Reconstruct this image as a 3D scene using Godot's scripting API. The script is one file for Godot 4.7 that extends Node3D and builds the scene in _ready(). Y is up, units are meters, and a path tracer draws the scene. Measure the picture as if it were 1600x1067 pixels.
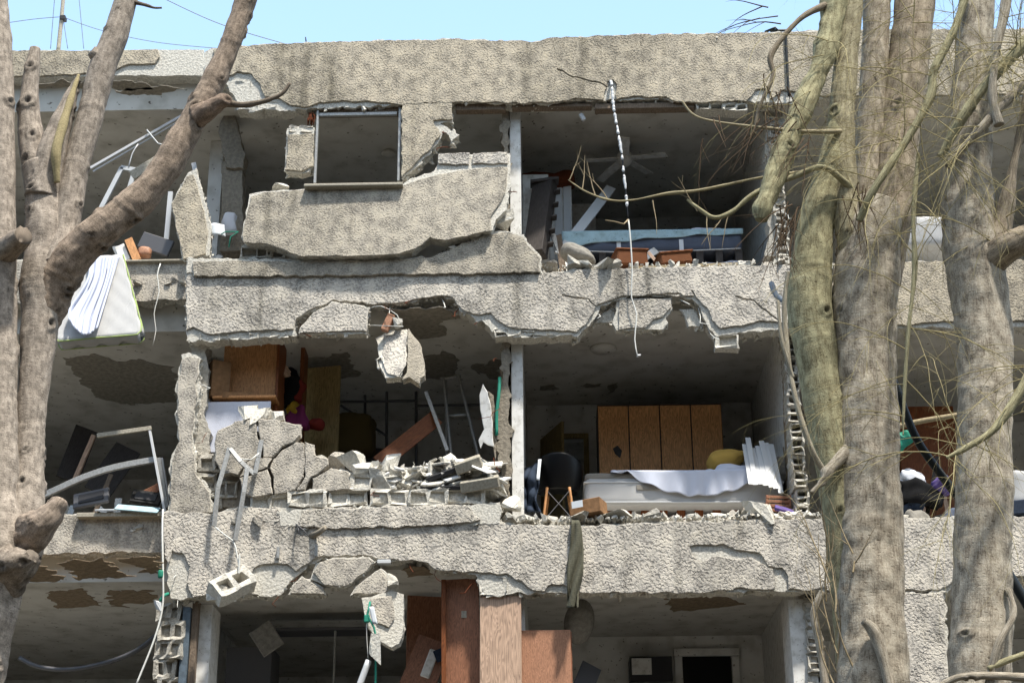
extends Node3D
# A blast-damaged apartment block behind two pollarded trees.

const F := 2546.0
const CAM := Vector3(0.37, 1.6, 17.6)
var cb: Basis
var M := {}
var T := {}
var used := {}
var rng := RandomNumberGenerator.new()
var bld: Node3D
var rocks: Array = []
# levels: floor tops of the storeys in view
const Y1 := 3.477
const Y2 := 6.577
const Y3 := 9.677
const Y4 := 12.80
const CEIL := 2.6

func _ready() -> void:
	rng.seed = 7
	cb = Basis(Vector3.UP, deg_to_rad(1.2)) * Basis(Vector3.RIGHT, deg_to_rad(22.0)) * Basis(Vector3.BACK, deg_to_rad(-0.4))
	var cam := Camera3D.new()
	cam.name = "camera"
	cam.fov = rad_to_deg(2.0 * atan(533.5 / F))
	cam.far = 1500.0
	cam.near = 0.1
	cam.transform = Transform3D(cb, CAM)
	add_child(cam)
	cam.current = true
	var env := Environment.new()
	env.background_mode = Environment.BG_SKY
	var sky := Sky.new()
	var sm := ProceduralSkyMaterial.new()
	sm.sky_top_color = Color(0.475, 0.605, 0.77)
	sm.sky_horizon_color = Color(0.80, 0.90, 0.96)
	sm.sky_curve = 0.25
	sm.ground_bottom_color = Color(0.2, 0.19, 0.17)
	sm.ground_horizon_color = Color(0.5, 0.5, 0.48)
	sm.sun_angle_max = 75.0
	sm.sun_curve = 0.6
	sky.sky_material = sm
	env.sky = sky
	env.background_energy_multiplier = 0.9
	env.tonemap_mode = Environment.TONE_MAPPER_LINEAR
	env.tonemap_exposure = 2.55
	env.sdfgi_enabled = true
	env.ssao_enabled = true
	env.ssil_enabled = true
	var we := WorldEnvironment.new()
	we.name = "world_environment"
	we.environment = env
	add_child(we)
	var sun := DirectionalLight3D.new()
	sun.name = "sun"
	sun.light_energy = 1.0
	sun.light_color = Color(1.0, 0.975, 0.93)
	sun.light_angular_distance = 4.0
	sun.shadow_enabled = true
	var az := deg_to_rad(33.0)
	var el := deg_to_rad(66.0)
	var to_sun := Vector3(sin(az) * cos(el), sin(el), cos(az) * cos(el))
	sun.basis = Basis.looking_at(-to_sun, Vector3.UP)
	add_child(sun)
	textures()
	materials()
	make_rocks()
	setting()
	building()
	top_floor()
	mid_floor()
	low_floor()
	left_bay()
	right_bay()
	rubble()
	cables()
	left_tree()
	right_tree()

# ---------- picture geometry: a pixel of the 1600x1067 photograph to a point at a real depth
func ray(px: float, py: float) -> Vector3:
	return cb * Vector3((px - 800.0) / F, (533.5 - py) / F, -1.0)

func P(px: float, py: float, z := 0.0) -> Vector3:
	var d := ray(px, py)
	return CAM + d * ((z - CAM.z) / d.z)

func PY(px: float, py: float, y: float) -> Vector3:
	var d := ray(px, py)
	return CAM + d * ((y - CAM.y) / d.y)

func mpp(p: Vector3) -> float:
	return -(cb.inverse() * (p - CAM)).z / F

# ---------- naming
func numbered(n: String) -> String:
	if not used.has(n):
		used[n] = 0
		return n
	used[n] += 1
	return "%s_%03d" % [n, used[n]]

func tag(o: Node, label: String, category: String, group := "", kind := "") -> void:
	if label: o.set_meta("label", label)
	if category: o.set_meta("category", category)
	if group: o.set_meta("group", group)
	if kind: o.set_meta("kind", kind)

func thing(called: String, label: String, category: String, at: Vector3, group := "") -> Node3D:
	var o := Node3D.new()
	o.name = numbered(called)
	add_child(o)
	o.position = at
	tag(o, label, category, group)
	return o

# a mesh made in world coordinates becomes a part of parent
func part(called: String, mesh: Mesh, m: Material, parent: Node3D) -> MeshInstance3D:
	var o := MeshInstance3D.new()
	o.name = called
	o.mesh = mesh
	o.material_override = m
	var up: Node = parent
	var off := Vector3.ZERO
	while up != self:
		off += up.position
		up = up.get_parent()
	o.position = -off
	parent.add_child(o, true)
	return o

# a mesh made around its own origin becomes a part of parent, placed by a world transform
func placed(called: String, mesh: Mesh, m: Material, parent: Node3D, t: Transform3D) -> MeshInstance3D:
	var o := part(called, mesh, m, parent)
	o.transform = Transform3D(t.basis, t.origin + o.position)
	return o

func single(called: String, mesh: Mesh, m: Material, label: String, category: String, group := "", t := Transform3D.IDENTITY) -> MeshInstance3D:
	var o := MeshInstance3D.new()
	o.name = numbered(called)
	o.mesh = mesh
	o.material_override = m
	add_child(o)
	o.transform = t
	tag(o, label, category, group)
	return o

func struct(called: String, mesh: Mesh, m: Material) -> MeshInstance3D:
	var o := single(called, mesh, m, "", "")
	o.set_meta("kind", "structure")
	return o

# ---------- meshes (all input counter-clockwise seen from outside; flipped for Godot)
func begin(smooth := false) -> SurfaceTool:
	var st := SurfaceTool.new()
	st.begin(Mesh.PRIMITIVE_TRIANGLES)
	st.set_smooth_group(0 if smooth else -1)
	return st

func tri(st: SurfaceTool, a: Vector3, b: Vector3, c: Vector3) -> void:
	st.add_vertex(a)
	st.add_vertex(c)
	st.add_vertex(b)

func quad(st: SurfaceTool, a: Vector3, b: Vector3, c: Vector3, d: Vector3) -> void:
	tri(st, a, b, c)
	tri(st, a, c, d)

func done(st: SurfaceTool) -> ArrayMesh:
	st.generate_normals()
	return st.commit()

func add_box(st: SurfaceTool, lo: Vector3, hi: Vector3, bev := 0.0, t := Transform3D.IDENTITY) -> void:
	var b := minf(bev, minf(hi.x - lo.x, minf(hi.y - lo.y, hi.z - lo.z)) * 0.4)
	var c := (lo + hi) * 0.5
	var h := (hi - lo) * 0.5
	var ax := [Vector3.RIGHT, Vector3.UP, Vector3.BACK]
	for i in 3:
		for s in [-1.0, 1.0]:
			var n: Vector3 = ax[i] * s
			var u: Vector3 = ax[(i + 1) % 3]
			var v: Vector3 = ax[(i + 2) % 3]
			var hu: float = h[(i + 1) % 3] - b
			var hv: float = h[(i + 2) % 3] - b
			var o := c + n * h[i]
			if s > 0:
				quad(st, t * (o - u * hu - v * hv), t * (o + u * hu - v * hv), t * (o + u * hu + v * hv), t * (o - u * hu + v * hv))
			else:
				quad(st, t * (o - u * hu - v * hv), t * (o - u * hu + v * hv), t * (o + u * hu + v * hv), t * (o + u * hu - v * hv))
	if b <= 0.0:
		return
	for i in 3:
		var u: int = (i + 1) % 3
		var v: int = (i + 2) % 3
		for su in [-1.0, 1.0]:
			for sv in [-1.0, 1.0]:
				var a0 := c
				a0[u] += su * h[u]; a0[v] += sv * (h[v] - b)
				var b0 := c
				b0[u] += su * (h[u] - b); b0[v] += sv * h[v]
				var e := Vector3.ZERO
				e[i] = h[i] - b
				_edge(st, t, c, a0, b0, e)
	for sx in [-1.0, 1.0]:
		for sy in [-1.0, 1.0]:
			for sz in [-1.0, 1.0]:
				var x := c + Vector3(sx * h.x, sy * (h.y - b), sz * (h.z - b))
				var y := c + Vector3(sx * (h.x - b), sy * h.y, sz * (h.z - b))
				var z := c + Vector3(sx * (h.x - b), sy * (h.y - b), sz * h.z)
				if sx * sy * sz > 0:
					tri(st, t * x, t * y, t * z)
				else:
					tri(st, t * x, t * z, t * y)

func _edge(st: SurfaceTool, t: Transform3D, c: Vector3, a0: Vector3, b0: Vector3, e: Vector3) -> void:
	var n := (b0 - a0).cross(e)
	if n.dot((a0 + b0) * 0.5 - c) > 0:
		quad(st, t * (a0 - e), t * (b0 - e), t * (b0 + e), t * (a0 + e))
	else:
		quad(st, t * (a0 - e), t * (a0 + e), t * (b0 + e), t * (b0 - e))

func box(lo: Vector3, hi: Vector3, bev := 0.0) -> ArrayMesh:
	var st := begin()
	add_box(st, Vector3(minf(lo.x, hi.x), minf(lo.y, hi.y), minf(lo.z, hi.z)), Vector3(maxf(lo.x, hi.x), maxf(lo.y, hi.y), maxf(lo.z, hi.z)), bev)
	return done(st)

# box whose face is given by two pixels at the nearer depth
func pb(ax: float, ay: float, az: float, bx: float, by: float, bz: float, bev := 0.0) -> ArrayMesh:
	var zf := maxf(az, bz)
	var a := P(ax, ay, zf)
	var b := P(bx, by, zf)
	return box(Vector3(a.x, a.y, zf), Vector3(b.x, b.y, minf(az, bz)), bev)

func cbox(size: Vector3, bev := 0.0) -> ArrayMesh:
	return box(-size * 0.5, size * 0.5, bev)

# frame whose y runs from a to b, z as near as can be to facing
func along(a: Vector3, b: Vector3, facing := Vector3.BACK) -> Transform3D:
	var y := (b - a).normalized()
	var x := y.cross(facing).normalized()
	if x.length() < 0.5:
		x = y.cross(Vector3.RIGHT).normalized()
	return Transform3D(Basis(x, y, x.cross(y)), (a + b) * 0.5)

# a board from a to b
func board(called: String, a: Vector3, b: Vector3, w: float, th: float, m: Material, parent: Node3D, facing := Vector3.BACK, bev := 0.003) -> MeshInstance3D:
	return placed(called, cbox(Vector3(w, a.distance_to(b), th), bev), m, parent, along(a, b, facing))

func add_tube(st: SurfaceTool, pts: Array, rad: Array, sides := 8, caps := true) -> void:
	var n := pts.size()
	var rings := []
	var d: Vector3 = (pts[1] - pts[0]).normalized()
	var u := d.cross(Vector3(0.31, 0.2, 0.93)).normalized()
	for i in n:
		var dn: Vector3 = (pts[mini(i + 1, n - 1)] - pts[maxi(i - 1, 0)]).normalized()
		u = (u - dn * u.dot(dn)).normalized()
		var v := dn.cross(u)
		var ring := PackedVector3Array()
		for k in sides:
			var a := TAU * k / sides
			ring.append(pts[i] + (u * cos(a) + v * sin(a)) * rad[i])
		rings.append(ring)
	for i in n - 1:
		for k in sides:
			var k2 := (k + 1) % sides
			quad(st, rings[i][k], rings[i][k2], rings[i + 1][k2], rings[i + 1][k])
	if caps:
		for k in range(1, sides - 1):
			tri(st, rings[0][0], rings[0][k + 1], rings[0][k])
			tri(st, rings[n - 1][0], rings[n - 1][k], rings[n - 1][k + 1])

func curve(pts: Array, step := 0.08) -> Array:
	# Catmull-Rom through pts
	var out := []
	var n := pts.size()
	for i in n - 1:
		var p0: Vector3 = pts[maxi(i - 1, 0)]
		var p1: Vector3 = pts[i]
		var p2: Vector3 = pts[i + 1]
		var p3: Vector3 = pts[mini(i + 2, n - 1)]
		var k := maxi(1, int(p1.distance_to(p2) / step))
		for j in k:
			out.append(p1.cubic_interpolate(p2, p0, p3, float(j) / k))
	out.append(pts[n - 1])
	return out

func wire(pts: Array, r0: float, r1 := -1.0, sides := 6, step := 0.08) -> ArrayMesh:
	var c := curve(pts, step)
	var rad := []
	for i in c.size():
		rad.append(lerpf(r0, r0 if r1 < 0 else r1, float(i) / maxf(1, c.size() - 1)))
	var st := begin(true)
	add_tube(st, c, rad, sides)
	return done(st)

# points given as pixels [px, py, z]
func pts3(a: Array) -> Array:
	var out := []
	for q in a:
		out.append(P(q[0], q[1], q[2]))
	return out

# polygon of pixels at depth z, as x,y in metres, counter-clockwise
func poly(a: Array, z: float) -> PackedVector2Array:
	var out := PackedVector2Array()
	for i in range(0, a.size(), 2):
		var p := P(a[i], a[i + 1], z)
		out.append(Vector2(p.x, p.y))
	if Geometry2D.is_polygon_clockwise(out):
		out.reverse()
	return out

func jagged(o: PackedVector2Array, step: float, jag: float, s: int) -> PackedVector2Array:
	var fn := FastNoiseLite.new()
	fn.seed = s
	fn.frequency = 5.0
	fn.fractal_octaves = 4
	var out := PackedVector2Array()
	var n := o.size()
	for i in n:
		var a := o[i]
		var b := o[(i + 1) % n]
		var k := maxi(1, int(a.distance_to(b) / step))
		for j in k:
			var p := a.lerp(b, float(j) / k)
			out.append(p + Vector2(fn.get_noise_2d(p.x, p.y), fn.get_noise_2d(p.x + 31.0, p.y - 17.0)) * jag * 1.6)
	return out

# broken slab: outline (metres) extruded from z back by th; warp bends every vertex
func broken(o: PackedVector2Array, z: float, th: float, jag := 0.02, rough := 0.02, s := 1, warp: Variant = null, step := 0.05, bev := 0.007) -> ArrayMesh:
	var q := o
	var r := RandomNumberGenerator.new()
	r.seed = s
	var n := 0
	var ins := PackedVector2Array()
	var nor := PackedVector2Array()
	var idx := PackedInt32Array()
	# the raggedest outline that does not cross itself
	for k in [1.0, 0.7, 0.45, 0.2, 0.05]:
		q = jagged(o, step, jag * k, s) if jag > 0.0 else o
		n = q.size()
		ins = PackedVector2Array()
		nor = PackedVector2Array()
		for i in n:
			var e := (q[(i + 1) % n] - q[(i + n - 1) % n]).normalized()
			nor.append(Vector2(-e.y, e.x))
			ins.append(q[i] + nor[i] * bev)
		idx = Geometry2D.triangulate_polygon(ins)
		if idx.is_empty():
			ins = q.duplicate()
			idx = Geometry2D.triangulate_polygon(ins)
		if not idx.is_empty():
			break
	if idx.is_empty():
		print("cannot triangulate, seed ", s)
	var st := begin()
	var w := func(v: Vector2, d: float) -> Vector3:
		var p := Vector3(v.x, v.y, z - d)
		return warp.call(p) if warp != null else p
	for i in range(0, idx.size(), 3):
		var a := ins[idx[i]]
		var b := ins[idx[i + 1]]
		var c := ins[idx[i + 2]]
		if (b - a).cross(c - a) < 0:
			var x := b
			b = c
			c = x
		tri(st, w.call(a, 0.0), w.call(b, 0.0), w.call(c, 0.0))
		tri(st, w.call(a, th), w.call(c, th), w.call(b, th))
	var steps := 4 if th > 0.06 else 2
	var rings := []
	for k in steps + 1:
		var ring := PackedVector3Array()
		for i in n:
			if k == 0:
				ring.append(w.call(ins[i], 0.0))
			elif k == steps:
				ring.append(w.call(ins[i], th))
			else:
				var f := (k - 0.5) / (steps - 0.5) if k > 1 else 0.0
				var d := bev * r.randf_range(0.5, 1.6) + f * (th - 2.0 * bev)
				ring.append(w.call(q[i] + nor[i] * (r.randf() * rough if k > 1 else r.randf() * rough * 0.25), d))
		rings.append(ring)
	for k in steps:
		for i in n:
			var j := (i + 1) % n
			quad(st, rings[k][i], rings[k + 1][i], rings[k + 1][j], rings[k][j])
	return done(st)

# smooth sheet p(u,v); thickness pushes a second skin along the normal
func sheet(nu: int, nv: int, f: Callable, th := 0.0) -> ArrayMesh:
	var st := SurfaceTool.new()
	st.begin(Mesh.PRIMITIVE_TRIANGLES)
	st.set_smooth_group(0)
	var g := []
	for i in nu + 1:
		var row := PackedVector3Array()
		for j in nv + 1:
			row.append(f.call(float(i) / nu, float(j) / nv))
		g.append(row)
	for i in nu:
		for j in nv:
			quad(st, g[i][j], g[i + 1][j], g[i + 1][j + 1], g[i][j + 1])
	if th > 0.0:
		var h := []
		for i in nu + 1:
			var row := PackedVector3Array()
			for j in nv + 1:
				var du: Vector3 = g[mini(i + 1, nu)][j] - g[maxi(i - 1, 0)][j]
				var dv: Vector3 = g[i][mini(j + 1, nv)] - g[i][maxi(j - 1, 0)]
				row.append(g[i][j] - du.cross(dv).normalized() * th)
			h.append(row)
		for i in nu:
			for j in nv:
				quad(st, h[i][j], h[i][j + 1], h[i + 1][j + 1], h[i + 1][j])
		for i in nu:
			quad(st, g[i][0], h[i][0], h[i + 1][0], g[i + 1][0])
			quad(st, g[i + 1][nv], h[i + 1][nv], h[i][nv], g[i][nv])
		for j in nv:
			quad(st, g[0][j + 1], h[0][j + 1], h[0][j], g[0][j])
			quad(st, g[nu][j], h[nu][j], h[nu][j + 1], g[nu][j + 1])
	return done(st)

# rounded soft block around the origin
func soft(size: Vector3, r: float, amp := 0.0, s := 1, n := 14, puff := 0.0) -> ArrayMesh:
	var fn := FastNoiseLite.new()
	fn.seed = s
	fn.frequency = 2.2
	fn.fractal_octaves = 3
	var st := begin(true)
	var h := size * 0.5
	var f := func(d: Vector3) -> Vector3:
		var p := Vector3(d.x * h.x, d.y * h.y, d.z * h.z)
		var inner := Vector3(clampf(p.x, -h.x + r, h.x - r), clampf(p.y, -h.y + r, h.y - r), clampf(p.z, -h.z + r, h.z - r))
		var e := p - inner
		var o := inner + (e.normalized() * r if e.length() > 1e-5 else Vector3.ZERO)
		if puff > 0.0:
			o.y *= lerpf(1.0, sqrt(maxf(0.05, (1.0 - d.x * d.x) * (1.0 - d.z * d.z))), puff)
		return o + d.normalized() * fn.get_noise_3dv(o * 1.0) * amp
	var ax := [Vector3.RIGHT, Vector3.UP, Vector3.BACK]
	for i in 3:
		for sg in [-1.0, 1.0]:
			for a in n:
				for b in n:
					var c := []
					for k in [[0, 0], [1, 0], [1, 1], [0, 1]]:
						var d: Vector3 = ax[i] * sg
						d += ax[(i + 1) % 3] * sin((2.0 * (a + k[0]) / n - 1.0) * PI / 2)
						d += ax[(i + 2) % 3] * sin((2.0 * (b + k[1]) / n - 1.0) * PI / 2)
						c.append(f.call(d))
					if sg > 0:
						quad(st, c[0], c[1], c[2], c[3])
					else:
						quad(st, c[0], c[3], c[2], c[1])
	return done(st)

# surface of revolution round y
func lathe(prof: Array, sides := 20) -> ArrayMesh:
	var st := begin(true)
	for i in prof.size() - 1:
		for k in sides:
			var a := TAU * k / sides
			var b := TAU * (k + 1) / sides
			var p: Vector2 = prof[i]
			var q: Vector2 = prof[i + 1]
			quad(st, Vector3(p.x * cos(a), p.y, -p.x * sin(a)), Vector3(p.x * cos(b), p.y, -p.x * sin(b)), Vector3(q.x * cos(b), q.y, -q.x * sin(b)), Vector3(q.x * cos(a), q.y, -q.x * sin(a)))
	return done(st)

# hollow concrete block around the origin, cavities open towards +z
func hollow(w: float, h: float, d: float, cav: int, s := 1, wall := 0.03, deep := 0.55) -> ArrayMesh:
	var r := RandomNumberGenerator.new()
	r.seed = s
	var st := begin()
	var xs := [-w / 2]
	var cw := (w - wall * (cav + 1)) / cav
	for i in cav:
		xs.append(-w / 2 + wall * (i + 1) + cw * i)
		xs.append(-w / 2 + (wall + cw) * (i + 1))
	xs.append(w / 2)
	var ys := [-h / 2, -h / 2 + wall, h / 2 - wall, h / 2]
	var g := []
	for x in xs:
		var col := []
		for y in ys:
			col.append(Vector3(x + r.randf_range(-0.014, 0.014), y + r.randf_range(-0.013, 0.013), d / 2 + r.randf_range(-0.045, 0.006)))
		g.append(col)
	var nx := xs.size()
	for i in nx - 1:
		for j in 3:
			var a: Vector3 = g[i][j]
			var b: Vector3 = g[i + 1][j]
			var c: Vector3 = g[i + 1][j + 1]
			var e: Vector3 = g[i][j + 1]
			if j == 1 and i % 2 == 1:
				var o := Vector3(0, 0, -d * deep * r.randf_range(0.7, 1.2))
				quad(st, a, a + o, e + o, e)
				quad(st, b, c, c + o, b + o)
				quad(st, a, b, b + o, a + o)
				quad(st, e, e + o, c + o, c)
				quad(st, a + o, b + o, c + o, e + o)
			else:
				quad(st, a, b, c, e)
	var bk := Vector3(0, 0, -d)
	for i in nx - 1:
		quad(st, g[i][0] + bk, g[i + 1][0] + bk, g[i + 1][0], g[i][0])
		quad(st, g[i][3], g[i + 1][3], g[i + 1][3] + bk, g[i][3] + bk)
		for j in 3:
			quad(st, g[i][j] + bk, g[i][j + 1] + bk, g[i + 1][j + 1] + bk, g[i + 1][j] + bk)
	for j in 3:
		quad(st, g[0][j], g[0][j + 1], g[0][j + 1] + bk, g[0][j] + bk)
		quad(st, g[nx - 1][j], g[nx - 1][j] + bk, g[nx - 1][j + 1] + bk, g[nx - 1][j + 1])
	return done(st)

# angular lumps of broken masonry, about one metre across: skewed blocks with corners and edges knocked off
func make_rocks() -> void:
	for s in 16:
		var r := RandomNumberGenerator.new()
		r.seed = 100 + s
		var cuts := []
		var flat := r.randf_range(0.5, 1.0)
		for n in [Vector3(1, 0, 0), Vector3(-1, 0, 0), Vector3(0, 1, 0), Vector3(0, -1, 0), Vector3(0, 0, 1), Vector3(0, 0, -1)]:
			cuts.append([(n + Vector3(r.randfn(), r.randfn(), r.randfn()) * 0.28).normalized(), r.randf_range(0.26, 0.46) * (flat if absf(n.y) > 0.5 else 1.0)])
		for k in 5:
			cuts.append([Vector3(r.randfn(), r.randfn(), r.randfn()).normalized(), r.randf_range(0.36, 0.5)])
		# vertices: every meeting of three cutting planes that lies inside the others
		var st := begin()
		var fn := FastNoiseLite.new()
		fn.seed = s
		fn.frequency = 2.0
		fn.fractal_octaves = 3
		for a in cuts.size():
			var face := []
			for b in cuts.size():
				for c in range(b + 1, cuts.size()):
					if a == b or a == c: continue
					var na: Vector3 = cuts[a][0]
					var nb: Vector3 = cuts[b][0]
					var nc: Vector3 = cuts[c][0]
					var det := na.dot(nb.cross(nc))
					if absf(det) < 0.02: continue
					var p: Vector3 = (nb.cross(nc) * cuts[a][1] + nc.cross(na) * cuts[b][1] + na.cross(nb) * cuts[c][1]) / det
					var ok := true
					for q in cuts:
						if p.dot(q[0]) > q[1] + 1e-4:
							ok = false
							break
					if ok: face.append(p)
			if face.size() < 3: continue
			var mid := Vector3.ZERO
			for p in face: mid += p / face.size()
			var n0: Vector3 = cuts[a][0]
			var u: Vector3 = (face[0] - mid).normalized()
			var v := n0.cross(u)
			face.sort_custom(func(x: Vector3, y: Vector3) -> bool: return atan2((x - mid).dot(v), (x - mid).dot(u)) < atan2((y - mid).dot(v), (y - mid).dot(u)))
			# fan of fine triangles, roughened
			var rough := func(p: Vector3) -> Vector3: return p * (1.0 + 0.09 * fn.get_noise_3dv(p * 3.0))
			for k in face.size():
				var p0: Vector3 = face[k]
				var p1: Vector3 = face[(k + 1) % face.size()]
				if p0.distance_to(p1) < 0.01: continue
				var m01 := (p0 + p1) * 0.5
				var h0 := (p0 + mid) * 0.5
				var h1 := (p1 + mid) * 0.5
				tri(st, rough.call(mid), rough.call(h0), rough.call(h1))
				tri(st, rough.call(h0), rough.call(p0), rough.call(m01))
				tri(st, rough.call(h0), rough.call(m01), rough.call(h1))
				tri(st, rough.call(h1), rough.call(m01), rough.call(p1))
		rocks.append(done(st))

# ---------- textures
func noise(n: int, freq: float, oct: int, s: int, warp := 0.0, type := FastNoiseLite.TYPE_SIMPLEX_SMOOTH, ny := 0) -> PackedFloat32Array:
	var fn := FastNoiseLite.new()
	fn.noise_type = type
	fn.seed = s
	fn.frequency = freq
	fn.fractal_octaves = oct
	if type == FastNoiseLite.TYPE_CELLULAR:
		fn.cellular_return_type = FastNoiseLite.RETURN_DISTANCE2_SUB
	if warp > 0.0:
		fn.domain_warp_enabled = true
		fn.domain_warp_amplitude = warp
		fn.domain_warp_frequency = freq * 1.3
	var im := fn.get_seamless_image(n, ny if ny else n, false, false, 0.15)
	im.convert(Image.FORMAT_L8)
	var b := im.get_data()
	var out := PackedFloat32Array()
	out.resize(b.size())
	for i in b.size():
		out[i] = b[i] / 255.0
	return out

func grey_tex(a: PackedFloat32Array, w: int) -> ImageTexture:
	return ImageTexture.create_from_image(Image.create_from_data(w, a.size() / w, false, Image.FORMAT_RF, a.to_byte_array()))

# colour ramp texture; stops are sRGB colours
func ramp_tex(a: PackedFloat32Array, w: int, stops: Array) -> ImageTexture:
	var g := Gradient.new()
	var off := PackedFloat32Array()
	var col := PackedColorArray()
	for q in stops:
		off.append(q[0])
		col.append(q[1])
	g.offsets = off
	g.colors = col
	var lut := PackedByteArray()
	for i in 256:
		var c := g.sample(i / 255.0)
		lut.append_array([c.r8, c.g8, c.b8])
	var by := PackedByteArray()
	by.resize(a.size() * 3)
	for i in a.size():
		var k := clampi(int(a[i] * 255.0), 0, 255) * 3
		by[i * 3] = lut[k]
		by[i * 3 + 1] = lut[k + 1]
		by[i * 3 + 2] = lut[k + 2]
	return ImageTexture.create_from_image(Image.create_from_data(w, a.size() / w, false, Image.FORMAT_RGB8, by))

func mixed(a: PackedFloat32Array, b: PackedFloat32Array, k: float) -> PackedFloat32Array:
	var o := a.duplicate()
	for i in o.size():
		o[i] = a[i] * (1.0 - k) + b[i] * k
	return o

func g(v: float) -> Color:
	return Color(v, v, v)

func textures() -> void:
	# stucco: flattened trowelled blobs with ragged gaps between them
	var n := 1024
	var a := noise(n, 0.042, 4, 3, 10.0)
	var b := noise(n, 0.09, 3, 9)
	var c := noise(n, 0.006, 4, 21)
	var h := PackedFloat32Array()
	h.resize(n * n)
	var zone := noise(n, 0.009, 3, 27)
	var col := h.duplicate()
	for i in n * n:
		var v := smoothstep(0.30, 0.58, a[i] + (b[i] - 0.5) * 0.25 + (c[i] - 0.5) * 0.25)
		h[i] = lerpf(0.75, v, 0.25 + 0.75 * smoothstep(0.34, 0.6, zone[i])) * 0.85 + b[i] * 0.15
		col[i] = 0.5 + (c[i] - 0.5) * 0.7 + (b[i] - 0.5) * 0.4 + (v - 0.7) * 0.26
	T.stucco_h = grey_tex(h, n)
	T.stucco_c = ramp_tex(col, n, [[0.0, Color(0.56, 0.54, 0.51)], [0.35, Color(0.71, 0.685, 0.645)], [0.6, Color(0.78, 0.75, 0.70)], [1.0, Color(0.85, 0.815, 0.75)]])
	# run-off stains over many metres
	var s1 := noise(512, 0.006, 4, 31)
	var s2 := noise(512, 0.05, 3, 33)
	var st := PackedFloat32Array()
	st.resize(512 * 512)
	for i in 512 * 512:
		var x := i % 512
		var y := i / 512
		var streak := s2[(y / 9 % 512) * 512 + x]
		st[i] = clampf(0.95 - smoothstep(0.5, 0.74, s1[i]) * (0.02 + 0.36 * maxf(0.0, s2[(i * 7) % (512 * 512)] - 0.25)) - maxf(0.0, streak - 0.56) * 1.1 * s1[(i * 1) % (512 * 512)], 0.0, 1.0)
	T.stain = ramp_tex(st, 512, [[0.0, Color(0.42, 0.42, 0.42)], [0.55, Color(0.68, 0.68, 0.67)], [0.95, Color(1, 1, 1)], [1.0, Color(1, 1, 1)]])
	# concrete and mortar
	a = noise(512, 0.03, 5, 41)
	b = noise(512, 0.18, 3, 43)
	h = mixed(a, b, 0.4)
	T.conc_h = grey_tex(h, 512)
	T.conc_c = ramp_tex(mixed(a, b, 0.45), 512, [[0.0, Color(0.56, 0.55, 0.53)], [0.45, Color(0.74, 0.73, 0.70)], [0.7, Color(0.83, 0.82, 0.79)], [1.0, Color(0.91, 0.90, 0.87)]])
	# interior plaster, scuffed and speckled by debris
	a = noise(1024, 0.008, 5, 51)
	b = noise(1024, 0.035, 3, 53)
	c = noise(1024, 0.02, 2, 55)
	var pl := PackedFloat32Array()
	pl.resize(1024 * 1024)
	for i in 1024 * 1024:
		var hit := smoothstep(0.78, 0.84, b[i]) * smoothstep(0.45, 0.6, c[i])
		pl[i] = clampf(0.62 + (a[i] - 0.5) * 0.5 - hit * 0.55, 0.0, 1.0)
	T.plaster = ramp_tex(pl, 1024, [[0.0, Color(0.36, 0.34, 0.32)], [0.3, Color(0.66, 0.65, 0.62)], [0.6, Color(0.82, 0.815, 0.80)], [1.0, Color(0.88, 0.88, 0.87)]])
	# wood grain, long along y
	a = noise(512, 0.012, 3, 61)
	b = noise(512, 0.10, 2, 63)
	var wd := PackedFloat32Array()
	wd.resize(512 * 512)
	for i in 512 * 512:
		var x := i % 512
		var y := i / 512
		var q := a[(y / 7 % 512) * 512 + x]
		wd[i] = clampf(0.5 + 0.32 * sin(q * 62.0) * (0.4 + 0.6 * a[i]) + (b[(y / 14) * 512 + x] - 0.5) * 0.7, 0.0, 1.0)
	T.wood = ramp_tex(wd, 512, [[0.0, g(0.66)], [0.5, g(0.88)], [1.0, g(1.0)]])
	# bark of the left tree: smooth, fine rings and scuffs (u round, v along)
	a = noise(512, 0.012, 5, 71)
	b = noise(512, 0.07, 4, 73)
	c = noise(512, 0.04, 3, 75)
	var k1 := PackedFloat32Array()
	k1.resize(512 * 512)
	var k2 := k1.duplicate()
	var kh := k1.duplicate()
	var fine := noise(512, 0.25, 2, 79)
	var dash := noise(512, 0.16, 2, 81)
	for i in 512 * 512:
		var x := i % 512
		var y := i / 512
		var ringy := b[y * 512 + (x / 8)]
		var length := c[(y / 8) * 512 + x]
		var len_dash := smoothstep(0.70, 0.80, dash[y * 512 + (x / 14)]) * smoothstep(0.45, 0.6, c[i])
		k1[i] = clampf(0.52 - len_dash * 0.4 + (fine[i] - 0.5) * 0.45 + (a[i] - 0.5) * 0.7 + (b[i] - 0.5) * 0.45 + (ringy - 0.5) * 0.3 + (length - 0.5) * 0.15, 0.0, 1.0)
		k2[i] = clampf(0.5 - len_dash * 0.3 - smoothstep(0.66, 0.78, length) * 0.25 + (fine[i] - 0.5) * 0.4 + (a[(i + 77777) % (512 * 512)] - 0.5) * 0.5 + (length - 0.5) * 0.3 + (b[i] - 0.5) * 0.3, 0.0, 1.0)
		kh[i] = a[i] * 0.3 + ringy * 0.2 + b[i] * 0.25 + fine[i] * 0.25 - len_dash * 0.3
	T.bark_h = grey_tex(kh, 512)
	T.bark_a = ramp_tex(k1, 512, [[0.0, Color(0.36, 0.33, 0.30)], [0.4, Color(0.52, 0.485, 0.445)], [0.7, Color(0.62, 0.58, 0.535)], [1.0, Color(0.72, 0.68, 0.63)]])
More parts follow.
